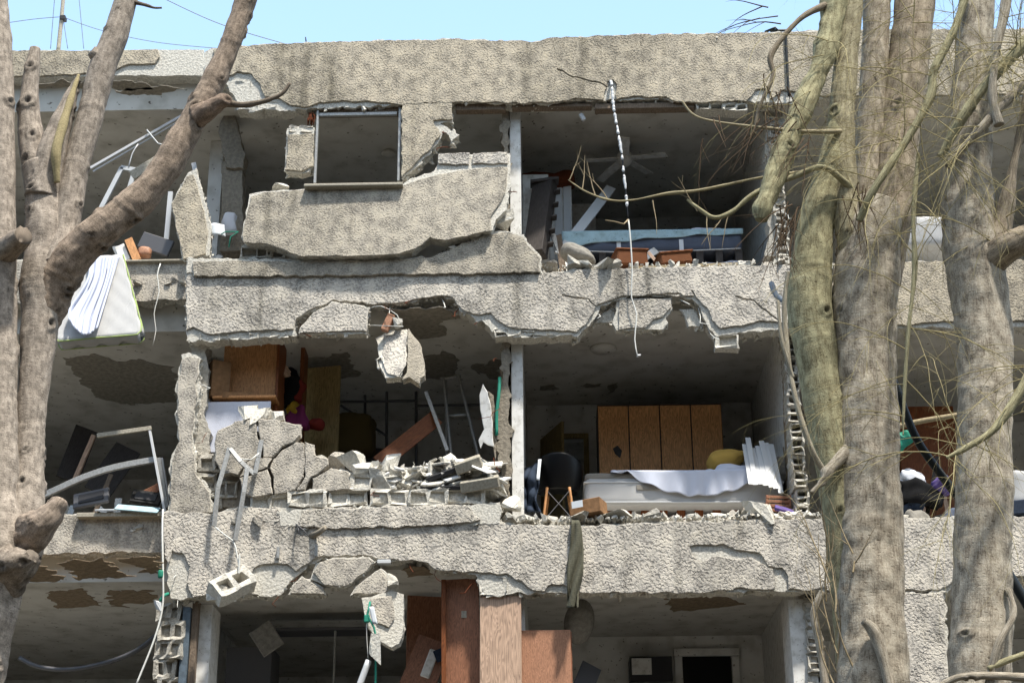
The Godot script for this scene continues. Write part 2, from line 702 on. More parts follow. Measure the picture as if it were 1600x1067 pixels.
	T.bark_b = ramp_tex(k2, 512, [[0.0, Color(0.29, 0.26, 0.22)], [0.3, Color(0.50, 0.47, 0.42)], [0.6, Color(0.66, 0.635, 0.58)], [0.85, Color(0.74, 0.715, 0.66)], [1.0, Color(0.70, 0.69, 0.60)]])
	# woven cloth
	var cl := PackedFloat32Array()
	cl.resize(128 * 128)
	for i in 128 * 128:
		cl[i] = 0.5 + 0.25 * sin((i % 128) * TAU / 4.0) + 0.25 * sin((i / 128) * TAU / 4.0)
	T.weave = grey_tex(cl, 128)
	# wicker
	var wk := PackedFloat32Array()
	wk.resize(128 * 128)
	for i in 128 * 128:
		var x := i % 128
		var y := i / 128
		wk[i] = absf(sin(x * PI / 16.0 + (PI / 2 if (y / 16) % 2 else 0.0))) * absf(sin(y * PI / 16.0))
	T.wicker_h = grey_tex(wk, 128)
	T.wicker = ramp_tex(wk, 128, [[0.0, Color(0.25, 0.13, 0.07)], [0.5, Color(0.52, 0.32, 0.19)], [1.0, Color(0.64, 0.42, 0.27)]])

func mat(c: Color, rough := 0.85, tex = null, per_m := 1.0, height = null, cm := 0.3, world := true) -> StandardMaterial3D:
	var m := StandardMaterial3D.new()
	m.albedo_color = c
	m.roughness = rough
	m.metallic_specular = 0.35
	if tex or height:
		m.uv1_triplanar = true
		m.uv1_world_triplanar = world
		m.uv1_scale = Vector3.ONE * per_m
		m.uv1_triplanar_sharpness = 4.0
		if tex: m.albedo_texture = tex
		if height:
			m.heightmap_enabled = true
			m.heightmap_texture = height
			m.heightmap_scale = cm
	m.cull_mode = BaseMaterial3D.CULL_DISABLED
	return m

func materials() -> void:
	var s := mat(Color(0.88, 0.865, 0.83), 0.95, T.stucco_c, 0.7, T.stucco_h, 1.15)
	s.detail_enabled = true
	s.detail_blend_mode = BaseMaterial3D.BLEND_MODE_MUL
	s.detail_albedo = T.stain
	s.detail_uv_layer = BaseMaterial3D.DETAIL_UV_2
	s.uv2_triplanar = true
	s.uv2_world_triplanar = true
	s.uv2_scale = Vector3.ONE * 0.13
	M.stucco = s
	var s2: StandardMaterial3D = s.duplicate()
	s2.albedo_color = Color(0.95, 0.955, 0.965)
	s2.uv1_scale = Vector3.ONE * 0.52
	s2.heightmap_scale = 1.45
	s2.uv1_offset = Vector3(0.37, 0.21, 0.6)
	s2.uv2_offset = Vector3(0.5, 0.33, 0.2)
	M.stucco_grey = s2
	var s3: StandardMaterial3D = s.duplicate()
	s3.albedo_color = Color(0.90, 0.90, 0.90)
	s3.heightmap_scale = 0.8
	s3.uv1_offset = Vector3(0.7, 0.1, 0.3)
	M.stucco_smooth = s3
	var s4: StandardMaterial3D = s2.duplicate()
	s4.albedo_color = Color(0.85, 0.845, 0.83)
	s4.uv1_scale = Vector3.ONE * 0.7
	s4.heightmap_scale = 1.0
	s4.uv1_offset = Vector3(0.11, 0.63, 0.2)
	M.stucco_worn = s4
	M.conc = mat(Color(0.88, 0.87, 0.855), 0.95, T.conc_c, 1.3, T.conc_h, 1.6)
	M.conc_light = mat(Color(1.0, 0.995, 0.985), 0.95, T.conc_c, 1.7, T.conc_h, 1.2)
	M.conc_dark = mat(Color(0.68, 0.65, 0.61), 0.95, T.conc_c, 1.1, T.conc_h, 1.4)
	M.wall = mat(Color(1, 1, 1), 0.8, T.plaster, 0.33, T.conc_h, 0.15)
	M.ceil = mat(Color(0.93, 0.92, 0.9), 0.85, T.plaster, 0.25, T.conc_h, 0.15)
	M.white = mat(Color(1, 1, 1), 0.5, T.plaster, 0.9)
	M.white_clean = mat(Color(0.74, 0.75, 0.76), 0.4)
	M.patch_grey = mat(Color(0.70, 0.68, 0.65), 0.95, T.conc_c, 0.8, T.conc_h, 1.0)
	M.patch = mat(Color(0.68, 0.61, 0.53), 0.95, T.conc_c, 0.8, T.conc_h, 1.0)
	M.alu = mat(Color(0.80, 0.81, 0.83), 0.38, T.conc_c, 2.0)
	M.alu.metallic = 0.35
	M.steel = mat(Color(0.36, 0.36, 0.37), 0.5)
	M.steel.metallic = 0.5
	M.sill = mat(Color(0.80, 0.78, 0.74), 0.7, T.conc_c, 2.0, T.conc_h, 0.3)
	M.wood_orange = mat(Color(0.78, 0.57, 0.38), 0.55, T.wood, 1.4, null, 0.0, false)
	M.wood_brown = mat(Color(0.50, 0.29, 0.16), 0.5, T.wood, 1.2, null, 0.0, false)
	M.wood_door = mat(Color(0.86, 0.63, 0.41), 0.5, T.wood, 1.2, null, 0.0, false)
	M.wood_red = mat(Color(0.63, 0.44, 0.34), 0.5, T.wood, 1.5, null, 0.0, false)
	M.wood_pink = mat(Color(0.72, 0.53, 0.42), 0.55, T.wood, 2.2, null, 0.0, false)
	M.wood_tan = mat(Color(0.79, 0.67, 0.58), 0.6, T.wood, 0.9, null, 0.0, false)
	M.wood_yellow = mat(Color(0.64, 0.56, 0.38), 0.6, T.wood, 1.0, null, 0.0, false)
	M.wood_dark = mat(Color(0.27, 0.25, 0.24), 0.6, T.wood, 1.6, null, 0.0, false)
	M.old_wood = mat(Color(0.52, 0.46, 0.40), 0.9, T.wood, 1.6, T.conc_h, 0.8)
	M.card = mat(Color(0.66, 0.51, 0.38), 0.9, T.conc_c, 1.0)
	M.paper = mat(Color(0.78, 0.80, 0.82), 0.8)
	M.fabric_white = mat(Color(0.76, 0.77, 0.80), 0.95, null, 30.0, T.weave, 0.1)
	M.fabric_lilac = mat(Color(0.75, 0.77, 0.83), 0.95, null, 30.0, T.weave, 0.1)
	M.fabric_blue = mat(Color(0.74, 0.87, 0.93), 0.95, T.plaster, 0.8, T.conc_h, 0.4)
	M.fabric_navy = mat(Color(0.33, 0.36, 0.42), 0.95, null, 24.0, T.weave, 0.2)
	M.fabric_black = mat(Color(0.05, 0.05, 0.06), 0.9, null, 24.0, T.weave, 0.2)
	M.denim = mat(Color(0.22, 0.27, 0.36), 0.95, T.conc_c, 2.0, T.weave, 0.2)
	M.mattress = mat(Color(0.70, 0.70, 0.70), 0.9, null, 20.0, T.weave, 0.15)
	M.mattress_grey = mat(Color(0.55, 0.53, 0.50), 0.9, null, 20.0, T.weave, 0.2)
	M.mustard = mat(Color(0.76, 0.62, 0.32), 0.95, null, 24.0, T.weave, 0.2)
	M.grey_cloth = mat(Color(0.66, 0.65, 0.64), 0.95, T.conc_c, 0.9, T.conc_h, 0.5)
	M.olive = mat(Color(0.45, 0.45, 0.40), 0.95, T.conc_c, 1.5, T.weave, 0.2)
	M.wicker = mat(Color(1, 1, 1), 0.8, T.wicker, 9.0, T.wicker_h, 1.0)
	M.black = mat(Color(0.045, 0.045, 0.05), 0.35)
	M.rubber = mat(Color(0.11, 0.13, 0.14), 0.45)
	M.hose = mat(Color(0.44, 0.47, 0.50), 0.4)
	M.cable = mat(Color(0.80, 0.80, 0.78), 0.6)
	M.lime = mat(Color(0.58, 0.65, 0.40), 0.8)
	M.teal = mat(Color(0.16, 0.50, 0.42), 0.6)
	M.magenta = mat(Color(0.42, 0.15, 0.30), 0.95)
	M.red = mat(Color(0.42, 0.14, 0.11), 0.95)
	M.yellow = mat(Color(0.62, 0.49, 0.14), 0.95)
	M.ochre = mat(Color(0.30, 0.25, 0.14), 0.95)
	M.purple = mat(Color(0.34, 0.28, 0.50), 0.7)
	M.rust = mat(Color(0.46, 0.24, 0.14), 0.95, T.conc_c, 3.0, T.conc_h, 0.8)
	M.bluegrey = mat(Color(0.45, 0.52, 0.60), 0.7, T.conc_c, 1.0)
	M.dark_plastic = mat(Color(0.20, 0.20, 0.21), 0.5)
	for q in [["bark_a", T.bark_a, Vector3(2, 1.2, 1)], ["bark_b", T.bark_b, Vector3(2, 0.9, 1)]]:
		var m := StandardMaterial3D.new()
		m.albedo_texture = q[1]
		m.albedo_color = Color(1, 1, 1) if q[0] == "bark_a" else Color(1, 1, 1)
		m.vertex_color_use_as_albedo = true
		m.roughness = 0.92
		m.metallic_specular = 0.3
		m.uv1_scale = q[2]
		m.heightmap_enabled = true
		m.heightmap_texture = T.bark_h
		m.heightmap_scale = 0.6
		m.cull_mode = BaseMaterial3D.CULL_DISABLED
		M[q[0]] = m
	M.twig = mat(Color(0.74, 0.70, 0.54), 0.9, T.conc_c, 2.0)
	M.twig_pale = mat(Color(0.74, 0.68, 0.57), 0.9, T.conc_c, 2.0)
	M.twig_brown = mat(Color(0.42, 0.35, 0.28), 0.9, T.conc_c, 2.0)
	M.pale_wood = mat(Color(0.78, 0.73, 0.58), 0.9, T.conc_c, 3.0, T.conc_h, 0.6)
	M.bed = mat(Color(0.24, 0.22, 0.18), 1.0, T.conc_c, 0.8, T.conc_h, 3.0)  # dark tone of the added ground strip, keeps its bounce low
	M.blocker_dark = mat(Color(0.40, 0.33, 0.28), 0.95, T.conc_c, 0.5)  # dark tone of the added block, so it throws little light back
	M.soil = mat(Color(0.48, 0.47, 0.45), 1.0, T.conc_c, 0.3, T.conc_h, 3.0)

# ---------- the setting and the building
func setting() -> void:
	var st := begin()
	quad(st, Vector3(-400, 0, 400), Vector3(400, 0, 400), Vector3(400, 0, -400), Vector3(-400, 0, -400))
	struct("ground", done(st), M.soil)
	st = begin()
	quad(st, Vector3(-40, 0.012, 7.5), Vector3(40, 0.012, 7.5), Vector3(40, 0.012, -12), Vector3(-40, 0.012, -12))
	struct("added_dark_strip", done(st), M.bed)  # unseen dark strip, added to cut ground bounce into the lower rooms
	# unseen block added behind the camera to shut off the low sky
	var ob := thing("added_sky_blocker", "unseen five storey block added behind the camera to shut off the low sky", "building", Vector3(0, 0, 34))
	part("wall", box(Vector3(-45, 0, 28), Vector3(45, 16.0, 40)), M.blocker_dark, ob)
	for i in 14:
		for j in 5:
			var x := -42.0 + i * 6.2
			var y := 1.2 + j * 3.1
			part("window", box(Vector3(x, y, 27.94), Vector3(x + 1.8, y + 1.4, 28.05)), M.dark_plastic, ob)

# a stretch of edge beam: bare core and the stucco that still clings to it
func beam(called: String, core: Array, coat: Array, z: float, m: Material, s: int, th := 0.22, warp: Variant = null, parent: Node3D = null, cuts: Array = []) -> MeshInstance3D:
	var c := part(called, broken(poly(core, z - 0.03), z - 0.03, th, 0.026, 0.04, s, warp, 0.035), M.conc_light, parent if parent else bld)
	var n := 0
	for o in cut_up(poly(coat, z), cuts, z):
		part("stucco_coat", broken(o, z, 0.032, 0.018, 0.014, s + 50 + n, warp, 0.04), m, c)
		n += 1
	crumble(c, poly(core, z), z - 0.03, th, s)
	return c

# crumbs of mortar and block still stuck to a torn edge
func crumble(parent: Node3D, o: PackedVector2Array, z: float, th: float, s: int, per := 0.045, big := 0.075) -> void:
	var r := RandomNumberGenerator.new()
	r.seed = s + 900
	var st := SurfaceTool.new()
	st.begin(Mesh.PRIMITIVE_TRIANGLES)
	for i in o.size():
		var a := o[i]
		var b := o[(i + 1) % o.size()]
		if absf(a.x - b.x) < 0.01 and absf(a.y - b.y) > 0.6: continue
		for k in int(a.distance_to(b) / per):
			if r.randf() < 0.35: continue
			var p := a.lerp(b, r.randf())
			var sz := 0.018 + big * pow(r.randf(), 2.2)
			var e := (b - a).normalized()
			p += Vector2(-e.y, e.x) * sz * r.randf_range(-0.05, 0.4)
			st.append_from(rocks[r.randi() % rocks.size()], 0, Transform3D(Basis.from_euler(Vector3(r.randf() * TAU, r.randf() * TAU, 0)).scaled_local(Vector3(sz, sz * 0.7, sz)), Vector3(p.x, p.y, z - r.randf() * th)))
	var q := part("crumbled_edge", st.commit(), M.conc_light, parent)
	q.set_meta("kind", "stuff")

# cuts: gouges as pixel polygons, cracks as [width in metres, [pixels of a line]]
func cut_up(o: PackedVector2Array, cuts: Array, z: float) -> Array:
	var pieces: Array = [o]
	for c in cuts:
		var knife := []
		if c[0] is Array:
			knife = [poly(c[0], z)]
		elif c[1] is Array:
			var line := PackedVector2Array()
			for i in range(0, c[1].size(), 2):
				var p := P(c[1][i], c[1][i + 1], z)
				line.append(Vector2(p.x, p.y))
			knife = Geometry2D.offset_polyline(line, c[0])
		for k in knife:
			var next := []
			for p in pieces:
				for q in Geometry2D.clip_polygons(p, k):
					if not Geometry2D.is_polygon_clockwise(q) and q.size() > 2:
						next.append(q)
			pieces = next
	return pieces

func chunk(called: String, label: String, core: Array, coat: Array, z: float, m: Material, s: int, th := 0.16, warp: Variant = null, category := "wall fragment", group := "") -> Node3D:
	var o := poly(core, z)
	var mid := Vector2.ZERO
	var low := 1e9
	for v in o:
		mid += v / o.size()
		low = minf(low, v.y)
	var t := thing(called, label, category, Vector3(mid.x, low, z), group)
	part("block_core", broken(poly(core, z - 0.026), z - 0.026, th, 0.012, 0.03, s, warp, 0.04), M.conc_light, t)
	part("stucco_coat", broken(poly(coat, z), z, 0.03, 0.010, 0.010, s + 50, warp, 0.04), m, t)
	if warp == null:
		crumble(t, o, z - 0.03, th, s, 0.035, 0.05)
	return t

func put_hollow(parent: Node3D, px: float, py: float, z: float, w: float, h: float, d: float, cav: int, s: int, m: Material = null, roll := 0.0, yaw := 0.0, deep := 0.5) -> void:
	placed("hollow_block", hollow(w, h, d, cav, s, minf(0.034, h * 0.2), deep), m if m else M.conc_light, parent, Transform3D(Basis(Vector3.UP, yaw) * Basis(Vector3.BACK, roll), P(px, py, z) - Vector3(0, 0, d / 2)))

func ceiling_patch(a: Array, y: float, m: Material = null) -> void:
	# bare concrete where the ceiling plaster has come away, with the torn plaster lip
	var o := PackedVector2Array()
	for i in range(0, a.size(), 2):
		var p := PY(a[i], a[i + 1], y)
		o.append(Vector2(p.x, p.z))
	if Geometry2D.is_polygon_clockwise(o):
		o.reverse()
	var q := jagged(jagged(o, 0.06, 0.13, a.size() + int(a[0])), 0.03, 0.03, 3)
	var idx := Geometry2D.triangulate_polygon(q)
	for k in [0.09, 0.06, 0.035, 0.02]:
		if idx.is_empty():
			q = jagged(jagged(o, 0.06, k, a.size() + int(a[0])), 0.03, k * 0.3, 3)
			idx = Geometry2D.triangulate_polygon(q)
	var st := begin()
	for i in range(0, idx.size(), 3):
		tri(st, Vector3(q[idx[i]].x, y - 0.006, q[idx[i]].y), Vector3(q[idx[i + 1]].x, y - 0.006, q[idx[i + 1]].y), Vector3(q[idx[i + 2]].x, y - 0.006, q[idx[i + 2]].y))
	for i in q.size():
		var u := q[i]
		var v := q[(i + 1) % q.size()]
		quad(st, Vector3(u.x, y - 0.006, u.y), Vector3(v.x, y - 0.006, v.y), Vector3(v.x, y + 0.002, v.y), Vector3(u.x, y + 0.002, u.y))
	part("bare_patch", done(st), m if m else M.patch, bld)

func building() -> void:
	bld = thing("apartment_building", "bomb damaged apartment block with beige stucco and torn open rooms", "building", Vector3(0, 0, -2))
	var xl := P(297, 470).x
	var xp := P(808, 650).x
	var xr := P(1245, 700).x
	var x0 := -8.2
	var x1 := 8.6
	# floors, each the ceiling of the rooms below
	for y in [Y1, Y2, Y3, Y4 - 0.02]:
		part("floor_slab", box(Vector3(xl, y - 0.5, -7), Vector3(x1, y - 0.005, -0.26)), M.ceil, bld)
		part("floor_slab", box(Vector3(x0, y - 0.5, -7), Vector3(xl - 0.005, y - 0.005, -0.66)), M.ceil, bld)
	# storeys below the picture
	part("lower_wall", box(Vector3(x0, 0, -0.3), Vector3(x1, Y1 - 0.6, -0.05)), M.stucco, bld)
	part("lower_beam", box(Vector3(x0, Y1 - 0.597, -0.25), Vector3(x1, Y1 + 0.1, 0.0)), M.stucco_grey, bld)
	part("rear_wall", box(Vector3(x0, 0, -7.2), Vector3(x1, Y4 - 0.5, -7.01)), M.wall, bld)
	# walls between and behind the rooms
	var lv := [Y1, Y2, Y3]
	for i in 3:
		var y: float = lv[i]
		var c: float = y + CEIL - 0.004
		part("back_wall", box(Vector3(x0, y, -6.8), Vector3(xl - 0.25, c, -6.65)), M.wall, bld)
		part("side_wall", box(Vector3(x0 + 0.02, y, -6.64), Vector3(x0 + 0.2, c, -0.7)), M.wall, bld)
		part("back_wall", box(Vector3(xl - 0.05, y, -6.8 if i == 0 else -4.2), Vector3(xp - 0.16, c, -6.65 if i == 0 else -4.05)), M.wall, bld)
		part("back_wall", box(Vector3(xr + 0.14, y, -4.6), Vector3(x1, c, -4.45)), M.wall, bld)
		part("side_wall", box(Vector3(x1 - 0.2, y, -4.44), Vector3(x1 - 0.02, c, -0.3)), M.wall, bld)
		part("partition_wall", box(Vector3(xl - 0.24, y, -6.64), Vector3(xl - 0.06, c, -1.5)), M.wall, bld)
		# the partition beside the middle, its white end towards the street
		part("partition_wall", box(Vector3(xp - 0.07, y, -6.64 if i == 0 else -4.0), Vector3(xp + 0.065, c, -0.30), 0.004), M.white, bld)
		if i != 1:
			part("back_wall", box(Vector3(xp - 0.15, y, -4.2), Vector3(xr, c, -4.01)), M.wall, bld)
	# middle storey, right room: back wall with a doorway
	var d0 := P(866, 700, -3.5).x
	var d1 := P(912, 700, -3.5).x
	var dh := P(890, 686, -3.5).y
	var c2: float = Y2 + CEIL - 0.004
	part("back_wall", box(Vector3(xp + 0.07, Y2, -3.65), Vector3(d0, c2, -3.5)), M.wall, bld)
	part("back_wall", box(Vector3(d0 + 0.002, dh, -3.65), Vector3(d1 - 0.002, c2, -3.503)), M.wall, bld)
	part("back_wall", box(Vector3(d1, Y2, -3.65), Vector3(xr - 0.01, c2, -3.5)), M.wall, bld)
	var fr := part("door_frame", box(Vector3(d0 - 0.07, dh, -3.5), Vector3(d1 + 0.07, dh + 0.07, -3.46), 0.005), M.wood_yellow, bld)
	part("jamb", box(Vector3(d0 - 0.07, Y2, -3.5), Vector3(d0, dh - 0.002, -3.46), 0.005), M.wood_yellow, fr)
	part("jamb", box(Vector3(d1, Y2, -3.5), Vector3(d1 + 0.07, dh - 0.002, -3.46), 0.005), M.wood_yellow, fr)
	board("door", Vector3(d0 - 0.03, Y2, -3.08), Vector3(d0 - 0.03, dh - 0.02, -3.08), 0.8, 0.04, M.wood_yellow, bld, Vector3(-0.93, 0, 0.35))
	# right wall of the right rooms, its torn end a column of hollow blocks
	for i in 3:
		var y: float = lv[i]
		var c: float = y + CEIL - 0.004
		part("partition_wall", box(Vector3(xr, y, -4.0), Vector3(xr + 0.13, c, -0.55)), M.white, bld)
		var yy := y
		var k := 0
		while yy < c - 0.1:
			var bh := minf(0.2, c - yy)
			placed("hollow_block", hollow(bh - 0.01, 0.15, 0.3, 2, 300 + i * 30 + k, 0.025), M.conc, bld, Transform3D(Basis(Vector3.BACK, PI / 2), Vector3(xr + 0.065 + rng.randf_range(-0.012, 0.012), yy + bh / 2, -0.40 + rng.randf_range(-0.05, 0.04))))
			yy += bh
			k += 1
	# torn masonry in front of the middle partition
	for i in 3:
		var y: float = lv[i]
		var top: float = y + CEIL - 0.01
		if i == 0: continue
		var w := 0.17 if i == 1 else 0.10
		var o := PackedVector2Array([Vector2(xp - 0.08 - w, y), Vector2(xp - 0.075, y), Vector2(xp - 0.075, top), Vector2(xp - 0.07 - w * 0.75, top), Vector2(xp - 0.09 - w * 0.6, y + 1.9), Vector2(xp - 0.09 - w * 1.15, y + 1.2), Vector2(xp - 0.08 - w * 0.7, y + 0.6)])
		part("torn_wall_end", broken(o, -0.24, 0.35, 0.05, 0.07, 61 + i), M.conc_dark, bld)

	# bent reinforcement left in the tears
	var rr := RandomNumberGenerator.new()
	rr.seed = 19
	for q in [[470, 508], [520, 474], [560, 478], [600, 477], [650, 470], [690, 466], [715, 484], [748, 502], [936, 486], [1062, 468], [1092, 484], [1108, 516], [470, 898], [505, 872], [560, 872], [600, 878], [640, 880], [680, 894], [744, 905], [445, 920], [700, 230], [690, 205], [800, 300], [785, 340], [310, 600], [320, 680], [590, 760], [775, 560], [778, 640], [772, 720], [1215, 250], [1222, 330], [270, 900], [280, 930]]:
		var p := P(q[0], q[1], -0.08)
		var d := Vector3(rr.randf_range(-0.5, 0.5), rr.randf_range(-1.0, 0.1), rr.randf_range(0.1, 0.7)).normalized()
		var l := rr.randf_range(0.08, 0.26)
		part("rebar", wire([p - d * 0.04, p + d * l * 0.5, p + d * l * 0.8 + Vector3(rr.randf_range(-0.05, 0.05), -0.03, 0.02), p + d * l + Vector3(rr.randf_range(-0.09, 0.09), -0.06 * rr.randf(), 0.02)], rr.randf_range(0.003, 0.006)), M.rust if rr.randf() < 0.6 else M.cable, bld)
	# ---- roof edge
	var rb := beam("roof_beam", [318, 80, 345, 72, 480, 66, 700, 60, 800, 63, 830, 64, 870, 58, 1000, 53, 1200, 50, 1290, 47, 1640, 44, 1640, 150, 1290, 154, 1225, 160, 1172, 158, 1060, 160, 1045, 155, 900, 157, 860, 162, 708, 160, 627, 164, 478, 170, 440, 172, 372, 172, 365, 150, 350, 130, 318, 122],
		[334, 77, 345, 72, 480, 66, 700, 60, 800, 63, 830, 64, 870, 58, 1000, 53, 1200, 50, 1290, 47, 1640, 44, 1640, 146, 1290, 150, 1225, 140, 1210, 154, 1165, 158, 1060, 160, 1040, 152, 985, 150, 960, 157, 900, 154, 860, 161, 708, 159, 627, 163, 560, 157, 500, 160, 478, 167, 455, 164, 440, 156, 412, 150, 405, 130, 392, 116, 370, 112, 350, 120, 334, 116], 0.0, M.stucco, 11, 0.22, null, null, [[[943, 170, 946, 140, 950, 128, 958, 124, 965, 132, 962, 148, 968, 170]], [0.006, [950, 140, 938, 128, 912, 124, 890, 117, 872, 108]], [[1200, 170, 1206, 146, 1196, 138, 1180, 140, 1170, 152, 1160, 170]]])
	for q in [[386, 163, 0.28, 0.1, 2], [432, 164, 0.3, 0.1, 2], [378, 136, 0.22, 0.16, 2], [1120, 163, 0.5, 0.12, 3], [1150, 165, 0.3, 0.1, 2]]:
		put_hollow(rb, q[0], q[1], -0.018, q[2], q[3], 0.2, q[4], int(q[0]))
	var lb := part("roof_beam", broken(poly([-70, 80, 20, 78, 150, 78, 318, 76, 318, 119, 180, 118, 90, 121, -70, 122], -0.43), -0.43, 0.22, 0.012, 0.03, 13), M.conc_light, bld)
	part("stucco_coat", broken(poly([-70, 80, 20, 78, 150, 78, 246, 76, 250, 88, 242, 98, 200, 100, 180, 108, 110, 117, -70, 120], -0.4), -0.4, 0.032, 0.012, 0.012, 14), M.stucco, lb)
	# lintel timber above the upper openings
	part("lintel_timber", pb(486, 178, -0.1, 622, 166, -0.22, 0.006), M.old_wood, bld)
	part("lintel_timber", pb(712, 172, -0.08, 790, 161, -0.2, 0.006), M.old_wood, bld)
	part("lintel_timber", pb(800, 168, -0.08, 925, 161, -0.2, 0.006), M.old_wood, bld)
	part("lintel_timber", pb(930, 170, -0.06, 1085, 159, -0.2, 0.006), M.old_wood, bld)
	# pier between the window and the next opening
	beam("wall_pier", [627, 163, 706, 159, 707, 190, 690, 192, 718, 210, 706, 222, 692, 206, 676, 236, 650, 262, 627, 281], [627, 162, 706, 158, 706, 186, 676, 187, 690, 209, 672, 232, 650, 252, 627, 277], -0.004, M.stucco, 17, 0.18)
	# window: frame, sill
	var wf := part("window_frame", pb(489, 286, -0.06, 498, 172, -0.12, 0.006), M.alu, bld)
	part("jamb", pb(620, 282, -0.06, 627, 166, -0.12, 0.006), M.alu, wf)
	part("rail", pb(498, 181, -0.065, 620, 174, -0.115, 0.004), M.alu, wf)
	part("window_sill", pb(474, 291, 0.16, 629, 284, -0.14, 0.008), M.sill, bld)

	# ---- middle beam
	var mb := beam("edge_beam", [288, 404, 450, 404, 846, 425, 900, 420, 1000, 418, 1100, 415, 1200, 413, 1300, 410, 1300, 512, 1225, 515, 1200, 518, 1157, 520, 1118, 526, 1106, 515, 1098, 490, 1080, 466, 1050, 463, 975, 465, 940, 480, 925, 505, 905, 525, 800, 526, 765, 516, 752, 500, 745, 501, 715, 482, 705, 468, 690, 463, 660, 468, 625, 475, 580, 475, 520, 471, 485, 488, 464, 500, 462, 526, 360, 531, 290, 534],
		[290, 404, 450, 406, 846, 427, 900, 421, 1000, 419, 1100, 416, 1200, 414, 1300, 411, 1300, 508, 1225, 505, 1195, 500, 1160, 509, 1125, 512, 1112, 500, 1104, 480, 1085, 462, 1050, 460, 975, 462, 935, 474, 915, 506, 903, 518, 840, 515, 800, 512, 775, 500, 765, 490, 738, 492, 718, 478, 706, 466, 690, 461, 660, 466, 625, 473, 580, 474, 520, 469, 484, 485, 463, 499, 460, 514, 360, 519, 320, 522, 300, 512, 290, 516], 0.0, M.stucco_grey, 21, 0.22, null, null, [[0.006, [1082, 455, 1090, 470, 1060, 458, 1000, 462]], [0.006, [935, 480, 918, 468, 880, 462]], [0.006, [1225, 510, 1180, 470, 1150, 462]]])
	for q in [[335, 526, 0.34, 0.075, 3], [381, 524, 0.34, 0.075, 3], [428, 521, 0.34, 0.075, 3], [793, 518, 0.3, 0.1, 2], [834, 521, 0.32, 0.08, 2], [874, 521, 0.3, 0.07, 2]]:
		put_hollow(mb, q[0], q[1], -0.012, q[2], q[3], 0.2, q[4], int(q[0]))
	put_hollow(mb, 1137, 531, -0.02, 0.27, 0.19, 0.16, 1, 77)
	# upper course of the middle beam and the wedge of wall left standing on it
	beam("edge_course", [292, 404, 420, 405, 470, 407, 600, 405, 678, 400, 704, 387, 763, 364, 786, 361, 818, 367, 826, 382, 847, 400, 846, 424, 700, 426, 440, 428, 292, 427], [300, 408, 420, 407, 470, 408, 600, 406, 678, 401, 704, 388, 763, 365, 786, 362, 816, 368, 823, 382, 843, 402, 843, 425, 700, 428, 440, 431, 300, 431], 0.045, M.stucco_worn, 23, 0.2)
	for q in [[400, 392, 0.4, 0.17, 2], [722, 380, 0.34, 0.16, 2], [430, 396, 0.22, 0.12, 1]]:
		put_hollow(bld, q[0], q[1], -0.03, q[2], q[3], 0.2, q[4], int(q[0]) + 5, M.conc)
	# right of the trees the beams run on
	beam("edge_beam", [1302, 410, 1660, 404, 1660, 512, 1302, 512], [1302, 411, 1660, 405, 1660, 503, 1470, 502, 1420, 508, 1302, 506], -0.12, M.stucco, 25)
	beam("edge_beam", [1292, 810, 1660, 806, 1660, 905, 1500, 906, 1480, 925, 1292, 926], [1292, 811, 1480, 808, 1490, 840, 1540, 846, 1570, 808, 1660, 806, 1660, 900, 1500, 903, 1470, 922, 1292, 922], -0.05, M.stucco_grey, 27)
	beam("wall_pier", [1400, 926, 1478, 924, 1488, 1110, 1404, 1110], [1400, 928, 1476, 926, 1484, 1110, 1404, 1110], -0.03, M.stucco_grey, 28)
	# ---- lower beam
	var lo := beam("edge_beam", [252, 800, 262, 797, 335, 800, 380, 790, 480, 793, 560, 791, 782, 786, 784, 816, 900, 821, 1000, 816, 1200, 811, 1292, 808, 1292, 924, 900, 928, 810, 928, 797, 931, 754, 929, 745, 909, 742, 896, 681, 892, 667, 881, 649, 878, 586, 876, 573, 870, 506, 871, 498, 874, 469, 897, 448, 916, 436, 932, 395, 931, 322, 934, 285, 938, 264, 934, 262, 900, 255, 868],
		[254, 802, 262, 798, 335, 802, 380, 792, 430, 793, 448, 812, 462, 818, 480, 793, 560, 792, 730, 788, 742, 808, 784, 818, 900, 822, 1000, 817, 1200, 812, 1292, 809, 1292, 915, 1275, 922, 1150, 920, 1110, 926, 900, 926, 880, 914, 862, 912, 850, 924, 830, 922, 812, 908, 790, 896, 742, 894, 681, 890, 667, 879, 649, 876, 586, 874, 573, 868, 506, 869, 492, 872, 462, 892, 448, 884, 410, 880, 398, 888, 384, 905, 370, 926, 322, 930, 300, 932, 290, 910, 296, 885, 284, 866, 268, 862, 262, 880, 255, 866], 0.0, M.stucco_grey, 31, 0.22, null, null, [[0.008, [1226, 935, 1222, 893, 1200, 886, 1180, 868, 1150, 864]], [[1078, 856, 1092, 850, 1130, 852, 1160, 862, 1190, 866, 1200, 886, 1176, 872, 1150, 872, 1120, 868, 1096, 878, 1084, 870]], [[1214, 935, 1210, 888, 1222, 886, 1232, 900, 1230, 935]]])
	beam("edge_course", [430, 800, 480, 796, 560, 793, 782, 787, 783, 819, 640, 822, 520, 824, 440, 822], [470, 797, 560, 793, 730, 789, 738, 800, 752, 812, 700, 820, 640, 823, 520, 825, 466, 823], 0.035, M.stucco_grey, 33, 0.1)
	# second drop of the beam over the light timber post
	put_hollow(lo, 770, 912, -0.01, 0.3, 0.22, 0.18, 1, 91)
	# stub pipes and brackets sticking out of the lower beam
	for q in [[434, 863], [494, 860]]:
		part("bracket", pb(q[0] - 3, q[1] + 9, 0.05, q[0] + 2, q[1] - 9, -0.02, 0.004), M.alu, bld)
